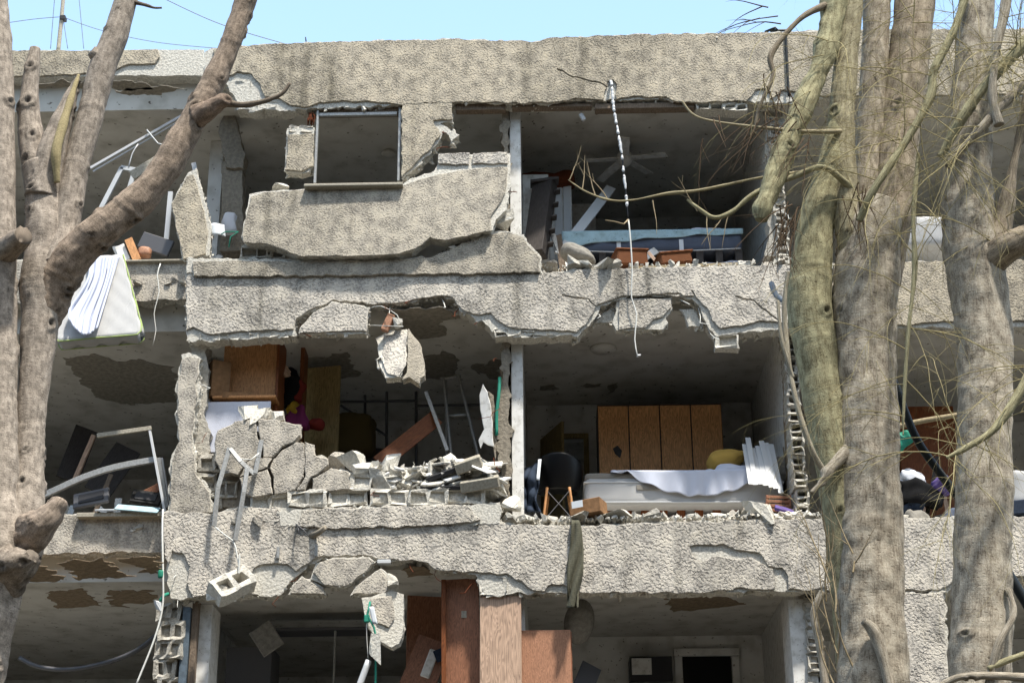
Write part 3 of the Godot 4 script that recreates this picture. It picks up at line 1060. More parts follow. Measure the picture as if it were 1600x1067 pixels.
	part("pipe_stub", wire([P(486, 838, -0.02), P(498, 832, 0.1), P(508, 824, 0.16)], 0.035, 0.03, 10), M.conc_dark, bld)
	part("rebar", wire([P(462, 818, -0.02), P(466, 822, 0.12), P(474, 828, 0.14), P(482, 838, 0.13)], 0.006), M.steel, bld)
	part("rebar", wire([P(463, 820, -0.02), P(466, 826, 0.12), P(466, 834, 0.12)], 0.006), M.steel, bld)
	# left bay edges, set back
	for q in [[-70, 408, 294, 406, 294, 468, 180, 472, -70, 478, 35], [-70, 806, 262, 800, 262, 862, 90, 866, -70, 870, 36]]:
		var a: Array = q.slice(0, q.size() - 1)
		beam("edge_beam", a, a, -0.4, M.stucco_smooth, q[q.size() - 1], 0.22)
	part("parapet_sill", pb(100, 410, -0.34, 299, 404, -0.62, 0.006), M.sill, bld)
	part("parapet_sill", pb(118, 808, -0.30, 268, 799, -0.62, 0.006), M.sill, bld)
	part("ceiling_soffit", pb(-70, 130, -0.7, 318, 121, -0.66), M.patch, bld)
	# pier at the corner of the middle storey, and block stubs beside it
	beam("wall_pier", [275, 600, 282, 556, 296, 551, 312, 557, 310, 620, 302, 690, 308, 738, 330, 768, 335, 801, 262, 801, 264, 722, 277, 690, 274, 640], [276, 600, 283, 560, 296, 556, 309, 560, 306, 620, 299, 690, 305, 740, 326, 770, 331, 801, 263, 801, 266, 724, 279, 690, 276, 640], -0.01, M.stucco_smooth, 41, 0.16)
	part("torn_wall_end", broken(poly([296, 532, 322, 532, 326, 600, 320, 650, 330, 690, 322, 740, 334, 798, 306, 798, 306, 640], -0.2), -0.2, 0.3, 0.03, 0.05, 43), M.conc, bld)
	for q in [[322, 722, 1], [346, 724, 1], [322, 752, 1], [352, 764, 2], [330, 780, 1]]:
		put_hollow(bld, q[0], q[1], -0.1, 0.17 + 0.05 * q[2], 0.2, 0.18, q[2], int(q[0] + q[1]), M.conc)
	# cracked block parapet of the middle storey
	var par := part("parapet_backing", broken(poly([340, 700, 372, 672, 440, 672, 470, 690, 486, 705, 520, 735, 560, 740, 585, 760, 585, 792, 340, 794], -0.14), -0.14, 0.12, 0.02, 0.03, 45), M.conc_dark, bld)
	var k := 0
	for a in [[334, 692, 339, 672, 370, 657, 399, 653, 401, 678, 407, 695, 400, 711, 385, 722, 371, 744, 360, 740, 345, 742, 335, 720],
		[401, 653, 430, 655, 470, 663, 470, 680, 460, 688, 440, 699, 425, 714, 410, 714, 409, 695, 403, 678],
		[426, 716, 441, 701, 462, 689, 474, 690, 477, 715, 473, 745, 460, 764, 440, 771, 428, 772, 425, 745, 419, 730],
		[373, 746, 400, 739, 417, 733, 423, 746, 426, 772, 395, 778, 380, 770],
		[476, 690, 490, 695, 492, 710, 512, 716, 514, 727, 495, 741, 486, 744, 476, 764, 462, 767, 475, 745],
		[487, 746, 498, 741, 516, 730, 545, 736, 549, 747, 548, 765, 487, 768],
		[386, 722, 402, 712, 410, 716, 424, 716, 417, 730, 398, 737, 374, 744]]:
		part("cracked_piece", broken(poly(a, 0.02), 0.02 - 0.012 * (k % 3), 0.13, 0.010, 0.02, 400 + k, null, 0.03, 0.012), M.stucco_smooth, par)
		k += 1
	for q in [[479, 778, 2], [543, 777, 2], [607, 776, 2], [668, 776, 2], [727, 774, 2], [563, 752, 1], [420, 785, 2]]:
		put_hollow(par, q[0], q[1], 0.0 + 0.02 * (int(q[0]) % 3 - 1), 0.44 if q[2] == 2 else 0.24, 0.19, 0.2, q[2], int(q[0]), M.conc_light, rng.randf_range(-0.03, 0.03), rng.randf_range(-0.08, 0.08), 0.2)
	# bottom storey, left: stacked broken blocks, jamb strips, white frame
	var yb := P(262, 940, -0.05).y
	var i2 := 0
	while yb > 4.3:
		var w := rng.randf_range(0.24, 0.33)
		placed("hollow_block", hollow(w, 0.215, 0.24, 2, 500 + i2, 0.045, 0.2), M.conc, bld, Transform3D(Basis(Vector3.UP, rng.randf_range(-0.25, 0.25)) * Basis(Vector3.BACK, rng.randf_range(-0.08, 0.08)), Vector3(P(265, 1000, -0.15).x + rng.randf_range(-0.05, 0.05), yb - 0.1, -0.22 + rng.randf_range(-0.04, 0.05))))
		yb -= 0.205
		i2 += 1
	var jy0 := 4.2
	part("jamb_strip", box(Vector3(P(284, 1000, -0.2).x, jy0, -0.34), Vector3(P(296, 1000, -0.2).x, P(290, 950, -0.2).y, -0.14), 0.004), M.bluegrey, bld)
	part("jamb_strip", box(Vector3(P(297, 1000, -0.2).x, jy0, -0.36), Vector3(P(307, 1000, -0.2).x, P(300, 940, -0.2).y, -0.18), 0.004), M.old_wood, bld)
	part("door_frame", box(Vector3(P(309, 1000, -0.3).x, jy0, -0.75), Vector3(P(329, 1000, -0.3).x, P(318, 945, -0.3).y, -0.28), 0.006), M.white, bld)
	# bottom storey right: white return wall
	part("wall_return", box(Vector3(P(1236, 1000, -0.3).x, jy0, -0.9), Vector3(P(1275, 1000, -0.3).x, P(1250, 936, -0.3).y, -0.3), 0.006), M.white, bld)
	# broken ribs of the upper storey, left
	var t3: float = Y3 + CEIL
	part("column", broken(poly([346, 252, 378, 250, 380, 392, 343, 392], -0.9), -0.9, 0.25, 0.015, 0.02, 51), M.conc_dark, bld)
	part("column_head", broken(poly([340, 200, 352, 172, 366, 176, 382, 240, 379, 262, 352, 262], -0.85), -0.85, 0.25, 0.02, 0.02, 52), M.conc_dark, bld)
	part("torn_wall_end", broken(poly([1196, 160, 1222, 158, 1232, 230, 1226, 300, 1222, 385, 1232, 402, 1196, 402, 1204, 320, 1198, 250], -0.3), -0.3, 0.25, 0.03, 0.05, 53), M.conc, bld)
	# plaster fallen from the ceilings
	var c3: float = Y2 + CEIL
	var c1: float = Y1 + CEIL
	ceiling_patch([705, 480, 600, 486, 640, 530, 690, 524, 704, 512, 688, 500, 720, 494], c3 - 0.0, M.patch_grey)
	ceiling_patch([660, 560, 700, 548, 716, 565, 712, 590, 664, 590], c3, M.patch_grey)
	ceiling_patch([742, 575, 780, 562, 780, 590, 760, 588], c3, M.patch_grey)
	ceiling_patch([98, 560, 150, 554, 180, 566, 215, 560, 270, 575, 272, 600, 275, 628, 200, 632, 150, 622], c3, M.patch_grey)
	ceiling_patch([912, 603, 940, 598, 946, 602, 924, 607], c3, M.patch_grey)
	ceiling_patch([952, 602, 966, 598, 964, 608, 954, 615], c3, M.patch_grey)
	ceiling_patch([470, 560, 545, 552, 555, 590, 480, 600], c3, M.patch_grey)
	ceiling_patch([840, 604, 862, 600, 870, 606, 846, 608], c3, M.patch_grey)
	ceiling_patch([95, 880, 160, 872, 200, 900, 120, 905], c1)
	ceiling_patch([195, 872, 250, 870, 252, 896, 225, 895], c1)
	ceiling_patch([30, 890, 75, 885, 100, 905, 40, 912], c1)
	ceiling_patch([70, 925, 130, 920, 160, 945, 90, 950], c1)
	ceiling_patch([165, 925, 225, 920, 240, 940, 180, 946], c1)
	ceiling_patch([625, 888, 655, 884, 680, 897, 640, 902], c1)
	ceiling_patch([1040, 935, 1130, 932, 1170, 944, 1050, 956], c1)
	ceiling_patch([40, 128, 180, 124, 225, 128, 240, 140, 175, 138, 60, 136], t3, M.patch_grey)
	ceiling_patch([180, 140, 250, 134, 285, 138, 260, 144, 200, 150], t3, M.patch_grey)

# ---------- upper storey
func top_floor() -> void:
	var y0 := P(600, 330, 0.1).y
	chunk("broken_wall_panel", "big cracked stucco wall panel slumped below the upper window", [388, 299, 412, 295, 474, 292, 626, 288, 640, 276, 678, 264, 688, 242, 735, 236, 797, 235, 798, 290, 791, 330, 776, 345, 771, 363, 727, 373, 695, 380, 672, 375, 649, 393, 626, 401, 568, 404, 467, 404, 438, 391, 412, 383, 381, 381, 376, 370, 384, 325],
		[390, 304, 412, 297, 474, 293, 626, 289, 655, 277, 700, 266, 760, 258, 793, 258, 790, 300, 780, 320, 766, 340, 768, 363, 727, 372, 695, 379, 672, 374, 649, 392, 626, 400, 568, 403, 467, 403, 438, 390, 412, 382, 381, 380, 378, 368, 386, 325], 0.10, M.stucco_worn, 71, 0.17, func(p: Vector3) -> Vector3: return p + Vector3(0, 0, (y0 - p.y) * 0.10 + (p.x + 1.5) * 0.012))
	for q in [[709, 247, 0.38], [766, 246, 0.42]]:
		var t := thing("hollow_block", "%s loose hollow block on top of the slumped wall panel" % ("left" if q[0] < 740 else "right"), "block", P(q[0], q[1] + 11, 0.0), "loose blocks on the wall panel")
		placed("block_body", hollow(q[2], 0.165, 0.17, 2, int(q[0])), M.conc, t, Transform3D(Basis(Vector3.RIGHT, -PI / 2 * 0.0), P(q[0], q[1], 0.02) - Vector3(0, 0, 0.1)))
		placed("stucco_coat", broken(PackedVector2Array([Vector2(-q[2] / 2, -0.08), Vector2(q[2] / 2, -0.08), Vector2(q[2] / 2, 0.075), Vector2(-q[2] / 2, 0.07)]), 0.0, 0.025, 0.012, 0.01, 12), M.stucco_grey, t, Transform3D(Basis(), P(q[0], q[1], 0.05)))
	var ch := chunk("broken_wall_chunk", "stucco wall chunk clinging to the left side of the upper window", [447, 200, 491, 198, 489, 262, 470, 271, 443, 268, 446, 240], [449, 210, 491, 208, 489, 260, 470, 267, 444, 265, 448, 238], -0.02, M.stucco, 73, 0.16)
	placed("hollow_block", hollow(0.3, 0.09, 0.15, 2, 5), M.conc, ch, Transform3D(Basis(), P(470, 205, -0.1)))
	placed("broken_lump", rocks[3], M.conc, ch, Transform3D(Basis().scaled(Vector3(0.16, 0.16, 0.16)), P(478, 271, -0.1)))
	for i in 7:
		var q := P(486 + 3.0 * sin(i * 2.1), 176, -0.06)
		part("rusty_wire", wire([q, q + Vector3(0.03 * sin(i * 1.7), -0.07, 0.02 * cos(i)), q + Vector3(0.035 * sin(i * 2.9), -0.14 - 0.02 * (i % 3), 0.03 * cos(i * 2.0)), q + Vector3(0.02 * cos(i * 1.3), -0.09, 0.03)], 0.009, 0.006), M.rust, ch)
	# right room: wardrobe
	var x0 := P(816, 300, -1.15).x
	var x1 := P(857, 300, -1.15).x
	var yt := P(840, 272, -1.15).y
	var w := thing("white_wardrobe", "white wardrobe standing at the back of the upper right room", "wardrobe", Vector3((x0 + x1) / 2, Y3, -1.6))
	part("carcass", box(Vector3(x0, Y3, -2.3), Vector3(x1, yt, -1.15), 0.01), M.white, w)
	var yc := P(880, 285, -1.5).y
	part("cupboard_section", box(Vector3(x1 + 0.004, Y3, -2.3), Vector3(P(893, 300, -1.5).x, yc, -1.5), 0.01), M.white, w)
	part("door", box(Vector3(P(866, 300, -1.5).x, Y3 + 0.1, -1.5), Vector3(P(878, 300, -1.5).x, yc - 0.06, -1.48), 0.004), M.white_clean, w)
	part("door", box(Vector3(P(880, 300, -1.5).x, Y3 + 0.1, -1.5), Vector3(P(891, 300, -1.5).x, yc - 0.06, -1.48), 0.004), M.white_clean, w)
	single("brown_bundle", soft(Vector3(0.75, 0.2, 0.5), 0.08, 0.08, 8, 8), M.rust, "dark brown bundle lying on top of the white wardrobe", "bundle", "", Transform3D(Basis(Vector3.BACK, 0.08), Vector3((x0 + x1) / 2 + 0.12, yt + 0.075, -1.6)))
	var ds := thing("dark_shelf", "dark wooden shelf unit leaning against the white wardrobe", "shelf", P(840, 392, -1.0))
	var a := P(836, 400, -0.6)
	var b := P(852, 286, -0.95)
	board("back_panel", a, b, 0.26, 0.2, M.wood_dark, ds, Vector3(-0.35, 0.2, 0.9), 0.006)
	board("top_cap", b + Vector3(-0.19, -0.01, 0), b + Vector3(0.17, 0.03, 0), 0.3, 0.035, M.wood_dark, ds, Vector3(0, 1, 0.2))
	for i in 5:
		var q := a.lerp(b, 0.12 + i * 0.18) + Vector3(0.14, 0, 0.05)
		board("shelf_edge", q, q + Vector3(0.07, 0.015, 0), 0.16, 0.02, M.wood_dark, ds, Vector3(0, 1, 0.1))
	var pd := P(908, 345, -2.6)
	single("cupboard_door", cbox(Vector3(0.4, pd.y - Y3 + 0.25, 0.05), 0.004), M.white, "pale door leaf standing behind the white wardrobe", "door", "", Transform3D(Basis(), Vector3(pd.x, (Y3 + pd.y + 0.25) / 2, -2.6)))
	var pk := thing("white_plank", "white splintered board leaning beside the blue mattress", "board", P(876, 400, -0.7))
	board("plank_body", P(874, 398, -0.7), P(955, 293, -1.5), 0.13, 0.03, M.white_clean, pk)
	# blue mattress on a slatted base
	var m0 := P(880, 380, -0.85)
	var m1 := P(1161, 378, -0.85)
	var my := P(1000, 376, -0.85).y
	var bed := thing("blue_mattress", "dark mattress half covered by a light blue sheet", "mattress", Vector3((m0.x + m1.x) / 2, my - 0.15, -1.2))
	var mw := m1.x - m0.x
	placed("mattress_body", soft(Vector3(mw, 0.3, 1.3), 0.07, 0.02, 3, 16), M.fabric_navy, bed, Transform3D(Basis(), Vector3((m0.x + m1.x) / 2, my, -1.5)))
	var shape_1 := func(u: float, v: float) -> Vector3:
		var x := lerpf(m0.x - 0.02, m1.x + 0.012, u)
		var hang := 0.09 + 0.15 * exp(-u * 4.5) + 0.012 * sin(u * 23.0) + 0.02 * sin(u * 5.0)
		if v < 0.5:
			return Vector3(x, my + 0.137 + 0.012 * sin(u * 31.0 + v * 9.0), lerpf(-2.1, -0.845, v * 2.0))
		var k := (v - 0.5) * 2.0
		return Vector3(x, my + 0.135 - hang * k, -0.835 + 0.012 * sin(u * 41.0 + k * 2.0) * k)
	part("sheet", sheet(60, 18, shape_1, 0.006), M.fabric_blue, bed)
	for px in [967, 1065]:
		part("care_label", pb(px - 3, 391, -0.84, px + 3, 374, -0.846, 0.0), M.paper, bed)
	part("piping", wire([P(890, 391, -0.84), P(1000, 394, -0.832), P(1158, 388, -0.84)], 0.008), M.white_clean, bed)
	var base := thing("slatted_bed", "brown slatted bed base under the blue mattress", "bed base", Vector3((m0.x + m1.x) / 2, Y3, -1.0))
	part("frame_rail", box(Vector3(m0.x + 0.1, Y3 + 0.16, -0.86), Vector3(m1.x + 0.05, Y3 + 0.22, -0.8), 0.004), M.wood_dark, base)
	for i in 9:
		var x := lerpf(m0.x + 0.2, m1.x - 0.1, i / 8.0)
		part("slat", box(Vector3(x, Y3 + 0.225, -2.0), Vector3(x + 0.09, my - 0.12, -0.87), 0.004), M.wood_dark, base)
	for x in [m0.x + 0.15, m1.x - 0.1]:
		part("leg", box(Vector3(x, Y3 - 0.005, -0.9), Vector3(x + 0.07, Y3 + 0.16, -0.83), 0.004), M.wood_dark, base)
	for q in [[984, 409, 0.38, 0.2, "square wicker basket under the blue mattress nearest the pillow"], [1052, 410, 0.4, 0.15, "flattened wicker basket under the middle of the blue mattress"]]:
		var c := P(q[0], q[1], -0.35)
		var t := thing("wicker_basket", q[4], "basket", Vector3(c.x, Y3, c.z), "wicker baskets under the mattress")
		var roll := 0.04 if q[0] < 1000 else 0.16
		placed("basket_body", cbox(Vector3(q[2], q[3], 0.3), 0.02), M.wicker, t, Transform3D(Basis(Vector3.UP, 0.2) * Basis(Vector3.BACK, roll), Vector3(c.x, maxf(c.y, Y3 + 0.08), c.z)))
		placed("rim", cbox(Vector3(q[2] + 0.03, 0.025, 0.33), 0.008), M.wicker, t, Transform3D(Basis(Vector3.UP, 0.2) * Basis(Vector3.BACK, roll), Vector3(c.x, maxf(c.y, Y3 + 0.08) + q[3] / 2, c.z)))
	single("grey_pillow", soft(Vector3(0.42, 0.2, 0.34), 0.09, 0.07, 12, 12, 0.5), M.grey_cloth, "crumpled grey pillow at the left end of the blue mattress", "pillow", "", Transform3D(Basis(Vector3.BACK, -0.45), P(906, 401, -0.35)))
	single("cushion", soft(Vector3(0.26, 0.14, 0.3), 0.06, 0.04, 15, 10, 0.4), M.grey_cloth, "beige cushion lying on top of the blue sheet", "cushion", "", Transform3D(Basis(), Vector3(P(930, 358, -1.2).x, my + 0.19, -1.2)))
	single("crumpled_shirt", soft(Vector3(0.46, 0.12, 0.36), 0.05, 0.08, 19, 12, 0.3), M.fabric_lilac, "crumpled pale shirt on the right end of blue mattress", "shirt", "", Transform3D(Basis(Vector3.BACK, 0.05), Vector3(P(1100, 355, -1.1).x, my + 0.17, -1.1)))
	single("dark_cloth", soft(Vector3(0.2, 0.07, 0.2), 0.03, 0.05, 23, 8), M.fabric_black, "small black cloth beside the pale shirt on the mattress", "cloth", "", Transform3D(Basis(), Vector3(P(1068, 356, -1.1).x, my + 0.16, -1.0)))
	single("folded_cloth", soft(Vector3(0.5, 0.12, 0.3), 0.04, 0.05, 29, 10), M.fabric_navy, "dark folded cloth under right end of blue mattress", "cloth", "", Transform3D(Basis(Vector3.BACK, -0.05), Vector3(P(1130, 405, -0.35).x, Y3 + 0.09, -0.4)))
	var lp := thing("thin_batten", "thin pale batten lying along the slab edge below the mattress", "batten", P(1080, 417, -0.12))
	board("batten", P(985, 419, -0.10), P(1165, 412, -0.14), 0.035, 0.03, M.twig_pale, lp)
	# ceiling fan
	var fy: float = Y3 + CEIL
	var fc := PY(975, 222, fy)
	var fan := thing("ceiling_fan", "white ceiling fan hanging in the upper right room", "fan", fc)
	placed("canopy", lathe([Vector2(0.0, 0.0), Vector2(0.09, 0.0), Vector2(0.08, -0.05), Vector2(0.03, -0.08), Vector2(0, -0.08)]), M.white, fan, Transform3D(Basis(), fc))
	part("rod", wire([fc, fc - Vector3(0, 0.2, 0)], 0.012), M.white, fan)
	placed("motor", lathe([Vector2(0, 0.06), Vector2(0.10, 0.05), Vector2(0.12, 0), Vector2(0.1, -0.06), Vector2(0.05, -0.12), Vector2(0, -0.13)]), M.white, fan, Transform3D(Basis(), fc - Vector3(0, 0.24, 0)))
	for i in 5:
		var an := TAU * i / 5.0 + 0.35
		var d := Vector3(cos(an), -0.1 + 0.12 * sin(i * 2.0), sin(an))
		board("blade", fc - Vector3(0, 0.25, 0) + d * 0.1, fc - Vector3(0, 0.25, 0) + d * 0.58, 0.13, 0.012, M.white, fan, Vector3(0.15, 1, 0.1))
	# left room of the upper storey
	var fan2 := PY(607, 236, fy)
	placed("ceiling_lamp", lathe([Vector2(0, 0), Vector2(0.07, 0), Vector2(0.1, -0.04), Vector2(0.08, -0.07), Vector2(0, -0.08)]), M.ceil, bld, Transform3D(Basis(), fan2))
	var bucket := thing("green_bucket", "grey bucket with green handle beside the slumped panel", "bucket", P(358, 392, -0.5))
	placed("bucket_body", lathe([Vector2(0, 0), Vector2(0.11, 0), Vector2(0.14, 0.2), Vector2(0.13, 0.2), Vector2(0.1, 0.02), Vector2(0, 0.02)]), M.steel, bucket, Transform3D(Basis(), Vector3(P(358, 385, -0.5).x, Y3 - 0.005, -0.5)).translated(Vector3(0, 0.06, 0)))
	part("handle", wire([P(345, 366, -0.36), P(352, 362, -0.33), P(372, 362, -0.33), P(360, 370, -0.3), P(357, 386, -0.3)], 0.008), M.teal, bucket)

func metal_bar(parent: Node3D, a: Array, r := 0.012, m: Material = null, called := "bar") -> void:
	part(called, wire(pts3(a), r, -1.0, 4), m if m else M.steel, parent)

# ---------- middle storey
func mid_floor() -> void:
	# hanging chunk in the torn opening
	var c0 := P(622, 545, 0.03)
	var hc := chunk("hanging_wall_chunk", "twisted stucco chunk dangling on wires from the torn middle beam", [585, 517, 607, 506, 636, 510, 636, 576, 628, 600, 604, 598, 592, 570], [598, 516, 636, 512, 636, 578, 624, 599, 606, 590, 596, 560], 0.06, M.stucco_grey, 81, 0.18, func(p: Vector3) -> Vector3: return p + Vector3(0, 0, (p.x - c0.x) * 0.35 - (p.y - c0.y) * 0.45))
	part("side_slab", broken(poly([637, 511, 655, 530, 662, 555, 662, 580, 656, 588, 655, 599, 640, 592, 630, 600, 636, 578], 0.12), 0.12, 0.18, 0.012, 0.02, 83, func(p: Vector3) -> Vector3: return p + Vector3(0, 0, -(p.x - P(637, 540, 0.12).x) * 0.9 - (p.y - c0.y) * 0.2)), M.stucco_worn, hc)
	for q in [[597, 567, 0.1, 0.14], [610, 588, 0.11, 0.09]]:
		placed("cell", hollow(q[2], q[3], 0.1, 1, int(q[0]), 0.015), M.conc_light, hc, Transform3D(Basis(Vector3.UP, -0.7) * Basis(Vector3.BACK, 0.35), P(q[0], q[1], 0.03)))
	placed("brick_stub", cbox(Vector3(0.09, 0.22, 0.08), 0.01), M.wood_pink, hc, Transform3D(Basis(Vector3.BACK, -0.4), P(606, 505, 0.0)))
	placed("mortar_stub", rocks[5], M.conc_light, hc, Transform3D(Basis().scaled(Vector3(0.14, 0.25, 0.14)), P(622, 504, 0.0)))
	for q in [[[610, 470, -0.15], [608, 490, 0.0], [606, 512, 0.0]], [[577, 482, -0.05], [595, 478, 0.05], [620, 492, 0.05], [628, 508, 0.03]], [[574, 508, -0.05], [600, 509, 0.04], [630, 510, 0.03]]]:
		metal_bar(hc, q, 0.006, M.cable, "wire")
	chunk("hanging_beam_piece", "loose stucco piece drooping below the middle beam at left", [467, 522, 467, 512, 490, 488, 519, 471, 555, 475, 577, 480, 573, 522], [468, 520, 468, 511, 490, 488, 519, 472, 555, 476, 576, 482, 572, 517], 0.05, M.stucco_grey, 85, 0.14)
	chunk("hanging_beam_piece", "cracked stucco piece wedged under the middle beam at right", [965, 466, 1000, 466, 1050, 465, 1052, 482, 1041, 497, 1045, 505, 1038, 515, 962, 517, 957, 505], [968, 467, 1000, 466, 1048, 466, 1050, 480, 1035, 495, 1022, 500, 1010, 512, 966, 514], -0.02, M.stucco_grey, 87, 0.12)
	chunk("hanging_plaster", "bare grey plaster flake under the right of the middle beam", [1060, 482, 1085, 482, 1100, 503, 1098, 514, 1074, 512, 1068, 495], [1064, 484, 1084, 484, 1096, 503, 1094, 511, 1076, 510, 1070, 495], -0.10, M.conc_light, 88, 0.05)
	chunk("hanging_plaster", "small grey plaster wedge hanging left of the cracked piece", [926, 508, 940, 490, 960, 478, 962, 506], [929, 506, 942, 490, 957, 482, 958, 504], -0.10, M.conc, 89, 0.05)
	# left room: wardrobe side, boxes, doors, clothes
	var ya: float = Y2
	var w := thing("open_wardrobe", "orange wood wardrobe with torn open front in the left middle room", "wardrobe", Vector3(P(390, 600, -0.62).x, Y2, -0.62))
	var wx0 := P(347, 600, -0.62).x
	var wx1 := P(431, 600, -0.62).x
	placed("back_panel", cbox(Vector3(wx1 - wx0, 2.5, 0.03), 0.003), M.wood_orange, w, Transform3D(Basis(), Vector3((wx0 + wx1) / 2, Y2 + 1.25, -0.62)))
	placed("side_panel", cbox(Vector3(0.03, 2.5, 0.5), 0.003), M.wood_brown, w, Transform3D(Basis(), Vector3(wx1 + 0.016, Y2 + 1.25, -0.82)))
	placed("shelf_board", cbox(Vector3(wx1 - wx0 + 0.1, 0.03, 0.3), 0.003), M.wood_orange, w, Transform3D(Basis(), Vector3((wx0 + wx1) / 2, P(380, 627, -0.5).y, -0.48)))
	var cb1 := P(341, 596, -0.48)
	var cbx := thing("cardboard_box", "tall brown cardboard box on shelf inside orange wardrobe", "box", P(341, 625, -0.48))
	placed("carton", cbox(Vector3(0.23, 0.46, 0.2), 0.006), M.card, cbx, Transform3D(Basis(Vector3.UP, 0.5), cb1))
	single("flattened_carton", cbox(Vector3(0.36, 0.07, 0.22), 0.004), M.card, "flattened brown carton lying on the wardrobe shelf", "carton", "", Transform3D(Basis(Vector3.UP, 0.1), P(372, 622, -0.45)))
	var wb := thing("white_board", "white painted panel standing below the wardrobe shelf", "panel", P(372, 690, -0.36))
	placed("panel_face", cbox(Vector3(P(423, 640, -0.36).x - P(321, 640, -0.36).x, 0.62, 0.025), 0.003), M.fabric_lilac, wb, Transform3D(Basis(), P(372, 628, -0.36) - Vector3(0, 0.31, 0)))
	var yd := thing("yellow_door", "pale yellow door standing in the dark left middle room", "door", Vector3(P(500, 640, -1.6).x, Y2, -1.6))
	placed("door_leaf", cbox(Vector3(0.47, 2.06, 0.04), 0.004), M.wood_yellow, yd, Transform3D(Basis(Vector3.UP, -0.2), Vector3(P(502, 640, -1.6).x, P(502, 574, -1.6).y - 1.03, -1.6)))
	var dp := thing("wardrobe_post", "thin brown wardrobe upright left of the yellow door", "board", Vector3(P(472, 640, -1.4).x, Y2, -1.4))
	board("upright", Vector3(P(470, 640, -1.4).x, Y2, -1.4), P(476, 545, -1.4), 0.05, 0.3, M.wood_brown, dp)
	var flap := thing("tilted_shelf", "small tilted tan shelf beside the orange wardrobe", "shelf", P(442, 575, -1.0))
	board("shelf_leaf", P(430, 560, -1.0), P(452, 588, -1.0), 0.16, 0.02, M.wood_tan, flap, Vector3(0.6, 0.5, 0.7))
	var kk := 0
	for q in [[447, 610, "fabric_black", 0.2, 0.55, "black hanging garment beside the orange wardrobe"], [456, 612, "red", 0.18, 0.22, "red garment bundled beside the orange wardrobe"], [459, 634, "yellow", 0.12, 0.2, "yellow bag strap in the wardrobe clothes heap"], [463, 652, "magenta", 0.22, 0.26, "magenta cloth at the foot of the wardrobe clothes"], [484, 662, "red", 0.2, 0.08, "red toy cloth lying before the yellow door"]]:
		single("garment", soft(Vector3(q[3], q[4], 0.16), 0.05, 0.2, 40 + kk, 16), M[q[2]], q[5], "garment", "", Transform3D(Basis(Vector3.BACK, 0.1 * kk - 0.2), P(q[0], q[1], -1.15)))
		kk += 1
	single("rubble_heap", soft(Vector3(1.3, 0.86, 0.5), 0.2, 0.16, 50, 14), M.conc_dark, "grey debris mound behind the cracked block parapet", "debris", "", Transform3D(Basis(), Vector3(P(455, 700, -1.1).x, Y2 + 0.36, -1.1)))
	single("ochre_armchair", soft(Vector3(0.5, 0.55, 0.4), 0.1, 0.07, 55, 10), M.ochre, "ochre padded seat deep in the dark left middle room", "chair", "", Transform3D(Basis(), P(553, 680, -2.2)))
	# loft frame of steel angle at the back of the room
	var fr := thing("metal_rack", "dark steel rack at the back of the left middle room", "rack", Vector3(P(620, 700, -2.6).x, Y2, -2.6))
	for q in [[[530, 628, -2.6], [650, 626, -2.6]], [[530, 610, -3.0], [640, 608, -3.0]], [[604, 612, -2.6], [604, 760, -2.6]], [[650, 612, -2.6], [650, 760, -2.6]], [[570, 612, -3.0], [570, 760, -3.0]], [[532, 633, -2.5], [602, 680, -2.5]], [[650, 634, -2.6], [770, 632, -2.6]]]:
		metal_bar(fr, q, 0.02)
	part("panel", pb(535, 720, -3.2, 600, 700, -3.25, 0.0), M.steel, fr)
	var lad := thing("step_ladder", "grey metal step ladder leaning in the left middle room", "ladder", P(720, 760, -1.4))
	for q in [[[693, 590, -1.6], [706, 720, -1.2]], [[696, 590, -1.7], [698, 720, -1.9]], [[716, 586, -1.6], [750, 722, -1.2]], [[688, 592, -1.6], [720, 588, -1.6]], [[700, 650, -1.45], [732, 648, -1.45]]]:
		metal_bar(lad, q, 0.022, M.alu, "rail")
	var al := thing("metal_profile", "pale grey metal strip leaning beside the brown board", "strip", P(699, 705, -0.8))
	board("strip", P(665, 612, -0.9), P(699, 704, -0.7), 0.045, 0.02, M.alu, al)
	var bb := thing("brown_board", "dark brown board leaning out of the left middle room", "board", P(588, 730, -0.6))
	board("board_face", P(592, 724, -0.6), P(682, 652, -0.9), 0.2, 0.025, M.wood_brown, bb, Vector3(0.25, 0.15, 1))
	# heap of shattered plaster plates by the broken partition
	var px := 0
	var r := RandomNumberGenerator.new()
	r.seed = 5
	single("debris_mound", soft(Vector3(1.25, 0.46, 0.6), 0.2, 0.14, 57, 24), M.conc_light, "grey dusty mound under the plaster plates", "debris", "", Transform3D(Basis(), Vector3(P(690, 740, -0.45).x, Y2 + 0.27, -0.5)))
	for i in 92:
		var u := r.randf()
		var qx := lerpf(598, 782, u)
		var top := lerpf(738, 712, sin(clampf(u * 1.5, 0, 1) * PI / 2)) + (u - 0.6) * 34 * (1.0 if u > 0.6 else 0.0)
		var qy := lerpf(top, 766, r.randf())
		var z := r.randf_range(-0.4, -0.02)
		var sz := r.randf_range(0.06, 0.3) * (0.6 if i > 46 else 1.0)
		var o := PackedVector2Array()
		var n := r.randi_range(5, 7)
		for k in n:
			var an := TAU * k / n + r.randf_range(-0.3, 0.3)
			o.append(Vector2(cos(an), sin(an) * 0.7) * sz * r.randf_range(0.6, 1.1))
		var bs := Basis(Vector3.UP, r.randf_range(-1, 1)) * Basis(Vector3.BACK, r.randf_range(-0.25, 0.35)) * Basis(Vector3.RIGHT, r.randf_range(-1.45, -0.85))
